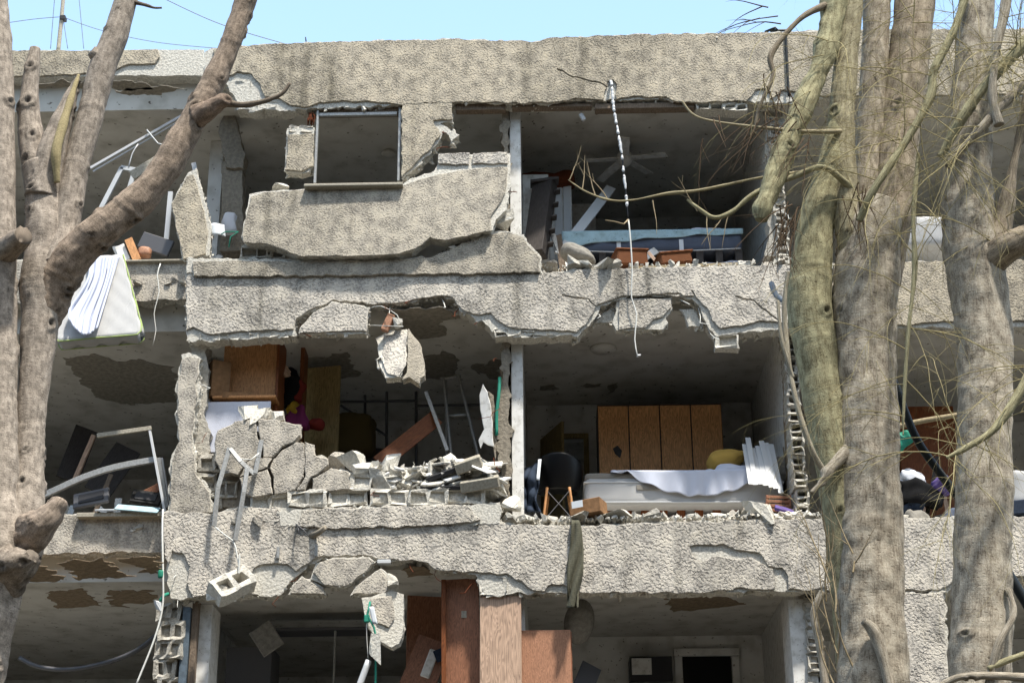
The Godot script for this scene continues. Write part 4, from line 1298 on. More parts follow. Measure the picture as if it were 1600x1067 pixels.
		single("plaster_plate", broken(o, 0.0, r.randf_range(0.012, 0.035), 0.01, 0.006, 600 + i, null, 0.06), [M.white, M.conc_light, M.conc_light, M.wall][i % 4], "shattered white plaster plate in the heap beside the broken partition", "plaster plate", "plaster plates heaped in the middle storey", Transform3D(bs, P(qx, qy, z)))
	for q in [[668, 745, 712, 727, 752, 713, 0.2, "upper"], [658, 758, 720, 755, 780, 745, 0.22, "lower"]]:
		var t := thing("stone_sill", "%s broken cream sill slab tipped on the plaster heap" % q[7], "slab", P(q[2], q[3] + 5, -0.1))
		board("dark_end", P(q[0], q[1] + 4, -0.1), P(q[2], q[3] + 6, -0.06), 0.14, 0.05, M.dark_plastic, t, Vector3(0, 0.9, 0.4))
		board("slab_body", P(q[2], q[3] + 6, -0.06), P(q[4], q[5] + 6, -0.03), 0.24, 0.13, M.sill, t, Vector3(0, 0.9, 0.4), 0.012)
	var ps := thing("plaster_sheet", "torn white plaster sheet hanging on the broken partition", "plaster sheet", P(770, 700, -0.2))
	part("sheet_body", broken(poly([754, 598, 762, 612, 768, 640, 772, 700, 762, 696, 755, 690, 750, 700, 747, 685, 756, 670, 750, 640, 749, 615], -0.2), -0.2, 0.025, 0.008, 0.006, 95, func(p: Vector3) -> Vector3: return p + Vector3(0, 0, (p.x - P(760, 650, -0.2).x) * 0.5)), M.white, ps)
	part("lath", broken(poly([762, 610, 772, 618, 776, 690, 774, 720, 768, 690, 765, 650], -0.24), -0.24, 0.05, 0.01, 0.01, 96), M.conc_dark, ps)
	part("green_conduit", wire([P(781, 590, -0.22), P(779, 620, -0.2), P(776, 645, -0.21), P(776, 680, -0.22)], 0.02), M.teal, ps)
	# right room: wardrobe of four doors
	var zx := -2.1
	var a := P(935, 700, zx)
	var b := P(1131, 700, zx)
	var yt := P(1030, 631, zx).y
	var wd := thing("brown_wardrobe", "four door brown wooden wardrobe behind the white mattress", "wardrobe", Vector3((a.x + b.x) / 2, Y2, zx - 0.3))
	part("carcass", box(Vector3(a.x, Y2 - 0.005, -2.75), Vector3(b.x, yt, zx), 0.006), M.wood_dark, wd)
	for i in 4:
		var u0 := lerpf(a.x, b.x, i / 4.0) + 0.008
		var u1 := lerpf(a.x, b.x, (i + 1) / 4.0) - 0.008
		placed("door", cbox(Vector3(u1 - u0, yt - Y2 - 0.12, 0.02), 0.004), M.wood_door, wd, Transform3D(Basis(Vector3.UP, [0.01, -0.02, 0.015, -0.012][i]), Vector3((u0 + u1) / 2, (yt + Y2) / 2 + 0.03, zx + 0.014)))
	part("dark_hole_patch", broken(poly([957, 700, 966, 694, 972, 704, 969, 714, 960, 710], zx + 0.03), zx + 0.03, 0.004, 0.02, 0.0, 9), M.wood_dark, wd)  # thin dark patch on the door, shade of a hole put into colour
	# bed
	var b0 := P(913, 770, -0.7)
	var b1 := P(1226, 770, -0.7)
	var ym := P(1050, 742, -0.7).y
	var yb := P(1050, 791, -0.7).y
	var bw := b1.x - b0.x
	var mt := thing("white_mattress", "thick white mattress with grey top border in the right middle room", "mattress", Vector3((b0.x + b1.x) / 2, yb, -1.5))
	placed("mattress_body", soft(Vector3(bw, ym - yb, 1.4), 0.09, 0.015, 61, 18), M.mattress, mt, Transform3D(Basis(Vector3.BACK, -0.012), Vector3((b0.x + b1.x) / 2, (ym + yb) / 2, -1.40)))
	placed("pillow_top", soft(Vector3(bw - 0.02, 0.12, 1.4), 0.055, 0.012, 62, 16), M.mattress_grey, mt, Transform3D(Basis(Vector3.BACK, -0.012), Vector3((b0.x + b1.x) / 2, ym - 0.02, -1.41)))
	placed("border_tape", soft(Vector3(bw + 0.012, 0.018, 1.42), 0.008, 0.0, 1, 12), M.white_clean, mt, Transform3D(Basis(Vector3.BACK, -0.012), Vector3((b0.x + b1.x) / 2, ym - 0.09, -1.40)))
	placed("border_tape", soft(Vector3(bw + 0.005, 0.018, 1.41), 0.008, 0.0, 1, 12), M.white_clean, mt, Transform3D(Basis(Vector3.BACK, -0.012), Vector3((b0.x + b1.x) / 2, yb + 0.05, -1.40)))
	part("sewn_label", pb(995, 765, -0.685, 1038, 757, -0.71, 0.002), M.mattress_grey, mt)
	var bs := thing("slatted_bed", "dark brown slatted bed base below the white mattress", "bed base", Vector3((b0.x + b1.x) / 2, Y2, -1.4))
	part("frame_rail", box(Vector3(b0.x + 0.15, Y2 + 0.10, -0.95), Vector3(b1.x, Y2 + 0.19, -0.9), 0.005), M.wood_brown, bs)
	for i in 10:
		var x := lerpf(b0.x + 0.25, b1.x - 0.2, i / 9.0)
		part("slat", box(Vector3(x, Y2 + 0.195, -2.2), Vector3(x + 0.1, yb + 0.005, -0.88), 0.004), M.wood_brown, bs)
	for x in [b0.x + 0.2, b1.x - 0.15]:
		part("leg", box(Vector3(x, Y2 - 0.005, -1.05), Vector3(x + 0.08, Y2 + 0.10, -0.97), 0.004), M.wood_brown, bs)
	# sheet thrown over the bed, edge hanging in a bow
	var sx0 := P(955, 740, -0.7).x
	var sx1 := P(1172, 740, -0.7).x
	var shape_2 := func(u: float, v: float) -> Vector3:
		var x := lerpf(sx0, sx1, u)
		var hang := 0.02 + 0.30 * pow(sin(clampf((u - 0.12) / 0.88, 0, 1) * PI * 0.86), 0.8) + 0.01 * sin(u * 37.0)
		var fold := 0.012 * sin(u * 46.0 + sin(u * 9.0) * 2.0)
		if v < 0.4:
			return Vector3(x, ym + 0.052 + fold * 0.7 + 0.02 * sin(v * 22.0 + u * 7.0) - 0.006 * u, lerpf(-1.75, -0.69, v / 0.4))
		var k := (v - 0.4) / 0.6
		return Vector3(x, ym + 0.05 - hang * k, -0.665 + fold * 1.6 * k)
	single("bed_sheet", sheet(70, 26, shape_2, 0.006), M.fabric_lilac, "pale lilac sheet hanging over the side of the white mattress", "sheet")
	single("yellow_cushion", soft(Vector3(0.44, 0.26, 0.34), 0.12, 0.06, 70, 14, 0.35), M.mustard, "mustard yellow cushion lying on the white mattress", "cushion", "", Transform3D(Basis(Vector3.BACK, 0.32), P(1137, 719, -1.0)))
	single("crumpled_bedding", soft(Vector3(0.5, 0.2, 0.4), 0.08, 0.08, 72, 14, 0.3), M.fabric_lilac, "crumpled pale bedding below the yellow cushion", "bedding", "", Transform3D(Basis(Vector3.BACK, 0.15), P(1150, 741, -0.88)))
	single("white_pillow", soft(Vector3(0.26, 0.34, 0.3), 0.1, 0.05, 74, 12, 0.3), M.grey_cloth, "pale pillow jammed against the right room wall", "pillow", "", Transform3D(Basis(Vector3.BACK, -0.2), P(1220, 735, -1.0)))
	var sp := thing("broken_shutter", "broken white slatted shutter panel leaning on the white mattress", "shutter", P(1195, 770, -0.72))
	var k2 := 0
	for q in [[1164, 694, 1174, 757], [1169, 684, 1181, 758], [1176, 700, 1189, 757], [1184, 697, 1197, 759], [1190, 689, 1206, 762], [1197, 692, 1213, 764], [1205, 694, 1221, 771]]:
		board("slat", P(q[2], q[3], -0.5), P(q[0], q[1], -0.78), 0.062, 0.014 + 0.003 * (k2 % 2), M.white_clean, sp, Vector3(0.1 - 0.06 * (k2 % 2), 0, 1))
		k2 += 1
	var cr := thing("wooden_crate", "small slatted wooden crate at the right foot of the bed", "crate", P(1217, 800, -0.5))
	var cy := P(1217, 787, -0.5)
	for i in 4:
		placed("slat", cbox(Vector3(0.27, 0.035, 0.02), 0.004), M.wood_red, cr, Transform3D(Basis(Vector3.BACK, -0.05), cy + Vector3(0, -0.08 + i * 0.052, 0)))
	for s in [-1.0, 1.0]:
		placed("post", cbox(Vector3(0.03, 0.25, 0.03), 0.004), M.wood_red, cr, Transform3D(Basis(Vector3.BACK, -0.05), cy + Vector3(s * 0.13, -0.02, -0.01)))
		placed("side_slat", cbox(Vector3(0.02, 0.2, 0.26), 0.004), M.wood_red, cr, Transform3D(Basis(Vector3.BACK, -0.05), cy + Vector3(s * 0.12, -0.02, -0.14)))
	single("purple_book", cbox(Vector3(0.22, 0.04, 0.16), 0.005), M.purple, "small purple book lying beside the wooden crate", "book", "", Transform3D(Basis(Vector3.BACK, -0.3) * Basis(Vector3.RIGHT, 0.5), P(1226, 797, -0.3)))
	# shell chair seen from behind
	var cc := P(872, 745, -0.75)
	var ch := thing("shell_chair", "black moulded shell chair with wooden legs seen from behind", "chair", Vector3(cc.x, Y2, cc.z))
	var shell := func(u: float, v: float) -> Vector3:
		var an := lerpf(-2.15, 2.15, u)
		var rim := 0.22 + 0.21 * pow(maxf(cos(an * 0.62), 0.0), 2.2)
		var rr := lerpf(0.02, 0.78, v / 0.35) if v < 0.35 else lerpf(0.78, 1.0, sin((v - 0.35) / 0.65 * PI / 2))
		var y := 0.015 * v if v < 0.35 else lerpf(0.01, rim, pow((v - 0.35) / 0.65, 1.15))
		return cc + Vector3(sin(an) * 0.30 * rr, y - 0.17, cos(an) * 0.25 * rr - 0.14 + 0.05 * v)
	part("shell", sheet(34, 26, shell, 0.01), M.black, ch)
	for q in [[-0.13, 0.06, -0.2, 0.14], [0.13, 0.06, 0.2, 0.14], [-0.12, -0.28, -0.19, -0.38], [0.12, -0.28, 0.19, -0.38]]:
		part("leg", wire([Vector3(cc.x + q[0], cc.y - 0.15, cc.z + q[1]), Vector3(cc.x + q[2], Y2 - 0.01, cc.z + q[3])], 0.018, 0.012, 8), M.wood_orange, ch)
	for s in [-1.0, 1.0]:
		part("brace", wire([Vector3(cc.x - 0.15 * s, cc.y - 0.17, cc.z + 0.07), Vector3(cc.x + 0.17 * s, Y2 + 0.16, cc.z + 0.1)], 0.006), M.steel, ch)
	var shape_4 := func(u: float, v: float) -> Vector3:
		var x := lerpf(814, 846, u) - 6.0 * sin(v * 3.0)
		var y := lerpf(722 + 14.0 * (1.0 - u), 800, v)
		return P(x + 3.0 * sin(v * 9.0 + u * 4.0), y, -0.42 - 0.06 * sin(u * 14.0 + v * 3.0) - 0.03 * sin(u * 5.0 - v * 17.0) - 0.25 * exp(-v * 9.0))
	single("jeans", sheet(18, 26, shape_4, 0.02), M.denim, "dark blue jeans hung over the arm of the black chair", "jeans")
	single("white_strap", sheet(3, 8, func(u: float, v: float) -> Vector3: return P(lerpf(838, 843, u) + 3.0 * (1.0 - v), lerpf(718, 750, v), -0.36 - 0.1 * (1.0 - v)), 0.006), M.paper, "white strip of cloth hanging on the black chair", "cloth strip")
	var cbx2 := thing("parcel", "brown cardboard parcel with white label on the slab edge", "parcel", P(919, 806, -0.12))
	placed("carton", cbox(Vector3(0.36, 0.17, 0.26), 0.006), M.card, cbx2, Transform3D(Basis(Vector3.UP, -0.35) * Basis(Vector3.BACK, 0.07), P(920, 796, -0.15)))
	placed("shipping_label", cbox(Vector3(0.13, 0.08, 0.004), 0.0), M.paper, cbx2, Transform3D(Basis(Vector3.UP, -0.35) * Basis(Vector3.BACK, 0.07), P(908, 793, -0.15) + Vector3(-0.045, 0, 0.133)))
	placed("ceiling_lamp", lathe([Vector2(0, 0.0), Vector2(0.16, 0.0), Vector2(0.17, -0.02), Vector2(0.15, -0.045), Vector2(0, -0.05)], 28), M.ceil, bld, Transform3D(Basis(), PY(943, 543, Y2 + CEIL)))
	# damaged plaster of the right wall
	var xr := P(1245, 700).x
	for q in [[-0.75, 1.15, 0.14, 0.5], [-1.0, 0.75, 0.2, 0.4], [-0.62, 1.7, 0.06, 0.4]]:
		placed("bare_patch", broken(PackedVector2Array([Vector2(-q[2], -q[3]), Vector2(q[2] * 0.4, -q[3] * 0.8), Vector2(q[2], q[3] * 0.3), Vector2(q[2] * 0.3, q[3]), Vector2(-q[2] * 0.3, q[3] * 0.4)]), 0.0, 0.006, 0.04, 0.0, 97), M.patch, bld, Transform3D(Basis(Vector3.UP, -PI / 2), Vector3(xr - 0.006, Y2 + q[1], q[0])))

# ---------- lowest storey in view
func low_floor() -> void:
	chunk("hanging_beam_piece", "pale stucco slab slipping from the lower beam", [486, 896, 494, 881, 512, 872, 576, 870, 587, 878, 576, 890, 549, 912, 537, 919, 506, 915, 484, 905], [488, 895, 495, 882, 513, 873, 575, 871, 585, 878, 575, 889, 549, 911, 536, 917, 506, 913], 0.05, M.stucco_smooth, 101, 0.12)
	chunk("hanging_beam_piece", "small rough lump below the left of the slipping slab", [449, 930, 454, 915, 472, 899, 484, 906, 505, 916, 510, 930], [452, 928, 456, 916, 473, 901, 484, 908, 503, 918, 507, 928], 0.02, M.stucco_smooth, 102, 0.16)
	chunk("hanging_beam_piece", "triangular rough lump below the right of the slipping slab", [546, 931, 555, 915, 595, 886, 607, 899, 609, 921, 604, 928], [550, 928, 558, 915, 594, 889, 604, 900, 606, 920, 600, 927], 0.04, M.stucco_smooth, 103, 0.16)
	chunk("hanging_wall_chunk", "heavy concrete chunk dangling above the green cord", [567, 938, 590, 930, 612, 920, 629, 925, 631, 973, 623, 1004, 610, 1011, 590, 1000, 574, 982, 569, 960], [578, 938, 612, 930, 616, 965, 606, 980, 590, 975, 582, 960], 0.06, M.stucco_smooth, 104, 0.2, func(p: Vector3) -> Vector3: return p + Vector3(0, 0, (p.x - P(600, 960, 0.06).x) * -0.5))
	single("mortar_lump", rocks[6], M.conc, "rough mortar lump squeezed above the heavy dangling chunk", "lump", "", Transform3D(Basis().scaled(Vector3(0.14, 0.22, 0.14)), P(614, 912, 0.0)))
	var pg := thing("extension_lead", "green cord with plug hanging below the dangling concrete chunk", "cord", P(585, 1080, 0.1))
	part("cord", wire(pts3([[578, 940, 0.16], [574, 960, 0.17], [584, 980, 0.18], [588, 1000, 0.16], [587, 1030, 0.14], [586, 1100, 0.14]]), 0.012), M.teal, pg)
	part("plug", pb(568, 972, 0.18, 577, 960, 0.13, 0.01), M.teal, pg)
	placed("mortar_lump", rocks[2], M.conc_light, pg, Transform3D(Basis().scaled(Vector3(0.15, 0.24, 0.12)), P(586, 1016, 0.14)))
	part("white_tag", sheet(3, 6, func(u: float, v: float) -> Vector3: return P(lerpf(576, 584, u) + 6.0 * v, lerpf(948, 975, v), 0.19), 0.004), M.paper, pg)
	var tb := thing("lamp_tube", "white tube hanging on a thin wire at the bottom", "tube", P(560, 1067, 0.12))
	part("tube", wire(pts3([[576, 1032, 0.12], [556, 1085, 0.12]]), 0.035, 0.035, 12), M.white_clean, tb)
	part("wire", wire(pts3([[572, 970, 0.15], [573, 1000, 0.13], [575, 1032, 0.12]]), 0.004), M.cable, tb)
	# block hanging on the bent metal frame
	var hb := thing("hanging_hollow_block", "broken white hollow block hanging on a wire before the lower beam", "block", P(360, 944, 0.16))
	placed("block_body", hollow(0.46, 0.24, 0.2, 2, 111, 0.062, 0.7), M.conc_light, hb, Transform3D(Basis(Vector3.BACK, 0.62) * Basis(Vector3.UP, 0.5) * Basis(Vector3.RIGHT, -0.15), P(362, 914, 0.18)))
	placed("broken_end", rocks[7], M.conc_light, hb, Transform3D(Basis().scaled(Vector3(0.3, 0.24, 0.2)), P(343, 930, 0.16)))
	var mf := thing("bent_window_frame", "bent aluminium window frame dangling before the lower beam", "frame", P(370, 860, 0.15))
	for q in [[[358, 700, 0.12], [340, 762, 0.16], [334, 822, 0.14]], [[359, 701, 0.12], [376, 722, 0.14], [397, 741, 0.12]], [[386, 730, 0.14], [380, 770, 0.17], [367, 845, 0.16]], [[408, 688, 0.1], [403, 715, 0.11], [398, 740, 0.12]]]:
		var pt := pts3(q)
		for i in pt.size() - 1:
			board("rail", pt[i], pt[i + 1], 0.05, 0.03, M.alu, mf, Vector3(0.4, 0, 1))
	for q in [[[334, 822, 0.14], [348, 834, 0.16], [364, 845, 0.16], [370, 868, 0.17], [374, 890, 0.17]], [[370, 716, 0.12], [392, 718, 0.15], [404, 708, 0.12]]]:
		metal_bar(mf, q, 0.009, M.cable, "wire")
	part("wire_stub", pb(371, 896, 0.2, 375, 866, 0.17, 0.004), M.cable, mf)
	# timber and furniture boards
	var tp := thing("light_timber_post", "pale timber post standing under the lower beam", "post", P(782, 1100, -0.1))
	board("post_face", Vector3(P(782, 1000, -0.08).x, Y1, -0.1), P(782, 932, -0.1), 0.455, 0.06, M.wood_tan, tp, Vector3.BACK, 0.006)
	var rw := thing("red_brown_cupboard", "red brown veneered cupboard side left of the pale post", "cupboard", P(722, 1100, -0.5))
	board("tall_panel", Vector3(P(727, 1000, -0.3).x, Y1, -0.3), P(720, 905, -0.3), 0.40, 0.03, M.wood_red, rw, Vector3(-0.1, 0, 1))
	board("edge_strip", Vector3(P(696, 1000, -0.25).x, Y1, -0.25), P(693, 906, -0.25), 0.05, 0.05, M.wood_brown, rw)
	placed("switch_plate", cbox(Vector3(0.06, 0.08, 0.012), 0.004), M.sill, rw, Transform3D(Basis(), P(725, 960, -0.28)))
	var wb := thing("veneer_cabinet", "reddish striped veneer cabinet right of the pale post", "cabinet", P(853, 1100, -0.2))
	board("front_panel", Vector3(P(853, 1000, -0.2).x, Y1, -0.2), P(853, 985, -0.2), 0.54, 0.04, M.wood_pink, wb)
	placed("side_panel", cbox(Vector3(0.03, P(853, 985, -0.2).y - Y1, 0.5), 0.003), M.wood_red, wb, Transform3D(Basis(), Vector3(P(853, 1000, -0.2).x + 0.27, (P(853, 985, -0.2).y + Y1) / 2 - 0.01, -0.48)))
	var lb := thing("leaning_red_board", "dark red board tipped inside the lower left room", "board", P(660, 1090, -1.0))
	board("upper_board", P(662, 1050, -1.3), P(664, 932, -1.4), 0.42, 0.03, M.wood_red, lb, Vector3(0.2, 0, 1))
	board("lower_board", P(640, 1100, -0.9), P(680, 1000, -1.0), 0.40, 0.03, M.wood_red, lb, Vector3(0.1, 0.2, 1))
	single("oblong_plate", cbox(Vector3(0.11, 0.33, 0.03), 0.014), M.white, "white oblong plate resting on the tipped red board", "plate", "", Transform3D(Basis(Vector3.BACK, -0.35), P(671, 1037, -0.93)))
	single("blue_booklet", cbox(Vector3(0.1, 0.14, 0.02), 0.003), M.denim, "small blue booklet beside the tipped red board", "booklet", "", Transform3D(Basis(Vector3.BACK, 0.4), P(686, 1024, -0.9)))
	single("round_dish", lathe([Vector2(0, 0.04), Vector2(0.12, 0.03), Vector2(0.25, -0.03), Vector2(0.26, -0.01), Vector2(0.12, 0.05), Vector2(0, 0.06)], 28), M.grey_cloth, "grey oval dish standing in the dark lower right room", "dish", "", Transform3D(Basis(Vector3.BACK, -0.35) * Basis(Vector3.UP, 0.9) * Basis(Vector3.RIGHT, PI / 2), P(907, 972, -0.8)))
	# lower right room: inner door frame and cupboards
	var zf := -3.9
	var df := thing("inner_door", "dark doorway with pale frame deep in the lower right room", "door", Vector3(P(1105, 1060, zf).x, Y1, zf))
	part("lintel", pb(1053, 1025, zf, 1155, 1012, zf - 0.08, 0.006), M.wall, df)
	part("jamb", box(Vector3(P(1053, 1000, zf).x, Y1, zf - 0.08), P(1066, 1025, zf), 0.006), M.wall, df)
	part("jamb", box(Vector3(P(1142, 1000, zf).x, Y1, zf - 0.08), P(1155, 1025, zf), 0.006), M.wall, df)
	part("door_leaf", box(Vector3(P(1066, 1000, zf).x, Y1, zf - 0.07), P(1142, 1025, zf - 0.05), 0.0), M.black, df)
	var wu := thing("wall_cupboard", "grey wall cupboard beside the inner doorway, lower right room", "cupboard", P(1000, 1060, -3.6))
	part("carcass", pb(985, 1065, -3.6, 1050, 1025, -4.0, 0.006), M.dark_plastic, wu)
	part("door", pb(988, 1054, -3.58, 1018, 1028, -3.6, 0.004), M.white, wu)
	var sc := thing("leaning_cabinet", "dark grey cabinet door tipped in the lower right room", "cabinet", P(915, 1080, -0.9))
	board("door_leaf", P(905, 1090, -0.9), P(925, 1040, -1.1), 0.24, 0.03, M.steel, sc, Vector3(0.3, 0.2, 1))
	# lower left room: shadowy cupboards
	var kc := thing("kitchen_cupboard", "grey cupboard in the dark lower left room", "cupboard", Vector3(P(400, 1050, -2.0).x, Y1, -2.0))
	part("carcass", box(Vector3(P(352, 1040, -2).x, Y1, -2.6), P(425, 1010, -2.0), 0.006), M.steel, kc)
	part("shelf", pb(430, 985, -2.2, 640, 978, -2.6, 0.004), M.steel, kc)
	part("upright", box(Vector3(P(520, 1040, -2.2).x, Y1, -2.25), P(525, 985, -2.2), 0.004), M.alu, kc)
	single("tilted_grey_panel", cbox(Vector3(0.28, 0.34, 0.03), 0.006), M.grey_cloth, "tilted grey panel hanging in the dark lower left room", "panel", "", Transform3D(Basis(Vector3.BACK, 0.6), P(416, 998, -1.4)))  # just a tilted grey panel, its use unknown
	part("ceiling_light", pb(589, 880, 0.02, 610, 874, -0.08, 0.004), M.white_clean, bld)
	# olive garment hanging over the lower beam
	var shape_5 := func(u: float, v: float) -> Vector3:
		var wv := lerpf(5.0, 12.0, sin(clampf(v * 1.2, 0, 1) * PI * 0.8))
		var cx := 898.0 + 3.0 * sin(v * 5.0)
		return P(cx + (u - 0.5) * wv * 2.0, lerpf(808, 950, v), 0.05 + 0.035 * sin(u * 9.0 + v * 11.0) * (0.3 + v) - (0.2 if v < 0.03 else 0.0))
	single("olive_trousers", sheet(10, 40, shape_5, 0.012), M.olive, "olive trousers hanging down over the lower beam", "trousers")

# ---------- balcony bay at the left
func left_bay() -> void:
	# mattress hanging over the parapet with a striped sheet
	var m := thing("hanging_mattress", "white quilted mattress with green piping hanging over the left parapet", "mattress", P(160, 540, 0.0))
	var f := func(u: float, v: float) -> Vector3:
		var tl := Vector2(118, 402)
		var tr := Vector2(192, 398)
		var bl := Vector2(82, 534)
		var br := Vector2(224, 522)
		var q := tl.lerp(tr, u).lerp(bl.lerp(br, u), v)
		# rounded corners below
		return P(q.x, q.y, -0.20 + 0.36 * v)
	var shape_6 := func(u: float, v: float) -> Vector3:
		var uu := u
		var vv := v
		var cu := absf(u - 0.5) * 2.0
		if v > 0.86 and cu > 0.86:
			var d := Vector2((cu - 0.86) / 0.14, (v - 0.86) / 0.14)
			if maxf(d.x, d.y) > 0:
				var l := d.length()
				var mx := maxf(d.x, d.y)
				d = d * (mx / l)
				uu = 0.5 + signf(u - 0.5) * (0.86 + d.x * 0.14) * 0.5
				vv = 0.86 + d.y * 0.14
		var p: Vector3 = f.call(1.0 - uu, vv)
		var quilt := 0.008 * (absf(sin((uu * 4.0 + vv * 4.0) * PI)) + absf(sin((uu * 4.0 - vv * 4.0) * PI)))
		return p + Vector3(0, 0, quilt)
	part("mattress_body", sheet(24, 24, shape_6, 0.16), M.mattress, m)
	var edge := []
	for q in [[0.0, 0.0], [0.0, 0.45], [0.0, 0.88], [0.02, 0.96], [0.06, 1.0], [0.5, 1.0], [0.93, 1.0], [0.98, 0.96], [1.0, 0.88], [1.0, 0.45], [1.0, 0.0]]:
		edge.append(f.call(q[0], q[1]) + Vector3(0, 0, 0.008))
	part("piping", wire(edge, 0.009), M.lime, m)
	var e2 := []
	for q in edge.slice(2, 10):
		e2.append(q + Vector3(0, -0.045, -0.155))
	part("piping", wire(e2, 0.008), M.lime, m)
	var shape_7 := func(u: float, v: float) -> Vector3:
		var wl := lerpf(138, 106, smoothstep(0.2, 0.85, v))
		var wr := lerpf(186, 152, v)
		var px := lerpf(wl, wr, u)
		var bow := 18.0 * sin(u * PI) - 26.0 * (1.0 - u) * smoothstep(0.5, 1.0, v) * 0.5
		var py := lerpf(400, 512 + bow, v)
		return P(px, py, -0.12 + 0.36 * v + 0.03 * sin(u * 24.0 + v * 2.0) + 0.018 * sin(u * 55.0))
	single("striped_sheet", sheet(40, 36, shape_7, 0.006), M.fabric_lilac, "pale lilac sheet draped over the hanging mattress", "sheet")
	# upper bay: bent window frames
	var wf := thing("white_window_frame", "bent white window frame standing in the upper left bay", "frame", P(200, 400, -0.8))
	for q in [[[190, 262, -0.8], [155, 330, -0.8]], [[188, 262, -0.8], [212, 266, -0.8]], [[210, 266, -0.8], [200, 300, -0.8]], [[302, 255, -0.8], [322, 350, -0.75]], [[266, 300, -0.8], [258, 390, -0.8]]]:
		board("frame_bar", P(q[0][0], q[0][1], q[0][2]), P(q[1][0], q[1][1], q[1][2]), 0.06, 0.04, M.white_clean, wf)
	var rail := thing("curtain_rail", "white double rail tilted across the upper left bay", "rail", P(215, 225, -0.7))
	board("rail_bar", P(140, 263, -0.7), P(292, 176, -0.7), 0.035, 0.03, M.white_clean, rail)
	board("rail_bar", P(144, 268, -0.72), P(292, 182, -0.72), 0.02, 0.02, M.white_clean, rail)
	metal_bar(rail, [[229, 203, -0.66], [236, 212, -0.6], [246, 224, -0.6], [262, 228, -0.6]], 0.012, M.white_clean, "cord")
	metal_bar(rail, [[215, 225, -0.66], [206, 240, -0.62], [200, 262, -0.62]], 0.009, M.white_clean, "cord")
	var gb := thing("pale_board", "pale grey green board leaning in the upper left bay", "board", P(230, 270, -0.6))
	board("board_face", P(205, 275, -0.6), P(270, 235, -0.6), 0.13, 0.03, M.sill, gb)
	var lp := chunk("leaning_wall_panel", "thin stucco slab leaning upright on the upper left parapet", [266, 318, 292, 270, 306, 262, 322, 320, 330, 360, 328, 398, 300, 406, 284, 405], [267, 318, 292, 275, 302, 272, 318, 330, 324, 360, 320, 396, 300, 404, 285, 404], -0.3, M.stucco, 131, 0.12)
	var bx := thing("drawer_unit", "orange wooden drawer on edge on the upper left parapet", "drawer", P(205, 405, -0.45))
	board("front_board", P(214, 408, -0.42), P(200, 374, -0.5), 0.10, 0.04, M.wood_orange, bx)
	board("side_board", P(196, 408, -0.5), P(186, 384, -0.55), 0.12, 0.03, M.white, bx)
	single("pink_cushion", soft(Vector3(0.16, 0.14, 0.14), 0.05, 0.04, 140, 10), M.wood_pink, "pinkish cushion behind the orange drawer", "cushion", "", Transform3D(Basis(), P(226, 394, -0.5)))
	single("dark_grey_panel", cbox(Vector3(0.42, 0.22, 0.05), 0.01), M.steel, "dark grey panel lying among debris of upper left bay", "cabinet front", "", Transform3D(Basis(Vector3.BACK, -0.35), P(243, 382, -0.6)))  # plain dark grey panel, its use unknown
	single("paper_sheet", sheet(6, 6, func(u: float, v: float) -> Vector3: return P(lerpf(325, 350, u) + 2.0 * v, lerpf(348, 366, v) + 6.0 * absf(u - 0.4), -0.4 + 0.05 * sin(u * 5.0)), 0.004), M.paper, "curled white paper behind the leaning slab", "paper")
	single("plastic_bag", soft(Vector3(0.16, 0.28, 0.14), 0.05, 0.07, 143, 10), M.fabric_white, "crumpled white bag on debris beside the slumped panel", "bag", "", Transform3D(Basis(), P(361, 348, -0.7)))
	# middle bay: railing bits and household things on the parapet
	var rl := thing("bent_blind_rail", "bowed white aluminium rail across the left middle bay", "rail", P(160, 790, -0.4))
	var arc := pts3([[52, 781, -0.36], [90, 764, -0.34], [130, 746, -0.33], [180, 730, -0.33], [244, 718, -0.34]])
	var cv := curve(arc, 0.12)
	for i in cv.size() - 1:
		board("rail_piece", cv[i], cv[i + 1] + (cv[i + 1] - cv[i]) * 0.04, 0.07, 0.05, M.alu, rl)
	board("post", P(247, 716, -0.33), P(260, 794, -0.36), 0.055, 0.05, M.alu, rl)
	board("post", P(252, 716, -0.37), P(264, 792, -0.40), 0.03, 0.05, M.white_clean, rl)
	var ar := thing("shutter_arm", "white shutter arm bent at a right angle, left middle bay", "arm", P(256, 800, -0.3))
	board("arm_bar", P(151, 681, -0.28), P(236, 669, -0.28), 0.05, 0.04, M.sill, ar)
	board("arm_post", P(233, 671, -0.28), P(257, 800, -0.26), 0.03, 0.03, M.white_clean, ar)
	for q in [[142, 779, 0.42, 0.24, "dark grey framed panel on the left middle parapet", 0.2, "steel"], [228, 778, 0.36, 0.2, "black flat screen lying on the left middle parapet", -0.15, "black"]]:
		var t := thing("flat_screen" if q[6] == "black" else "dark_grey_panel", q[4], "screen" if q[6] == "black" else "cabinet front", P(q[0], q[1] + 16, -0.5))  # the grey one is a framed panel of unknown use
		placed("panel_face", cbox(Vector3(q[2], q[3], 0.04), 0.008), M[q[6]], t, Transform3D(Basis(Vector3.BACK, q[5]) * Basis(Vector3.RIGHT, -0.5), P(q[0], q[1], -0.5)))
		placed("inner_panel", cbox(Vector3(q[2] * 0.7, q[3] * 0.6, 0.012), 0.004), M.dark_plastic, t, Transform3D(Basis(Vector3.BACK, q[5]) * Basis(Vector3.RIGHT, -0.5), P(q[0], q[1], -0.5) + Vector3(0, 0.012, 0.022)))
	single("white_sheet_panel", cbox(Vector3(0.5, 0.14, 0.015), 0.003), M.fabric_blue, "pale blue white panel lying flat on the left middle parapet", "panel", "", Transform3D(Basis(Vector3.BACK, -0.1) * Basis(Vector3.RIGHT, -0.9), P(214, 795, -0.3)))
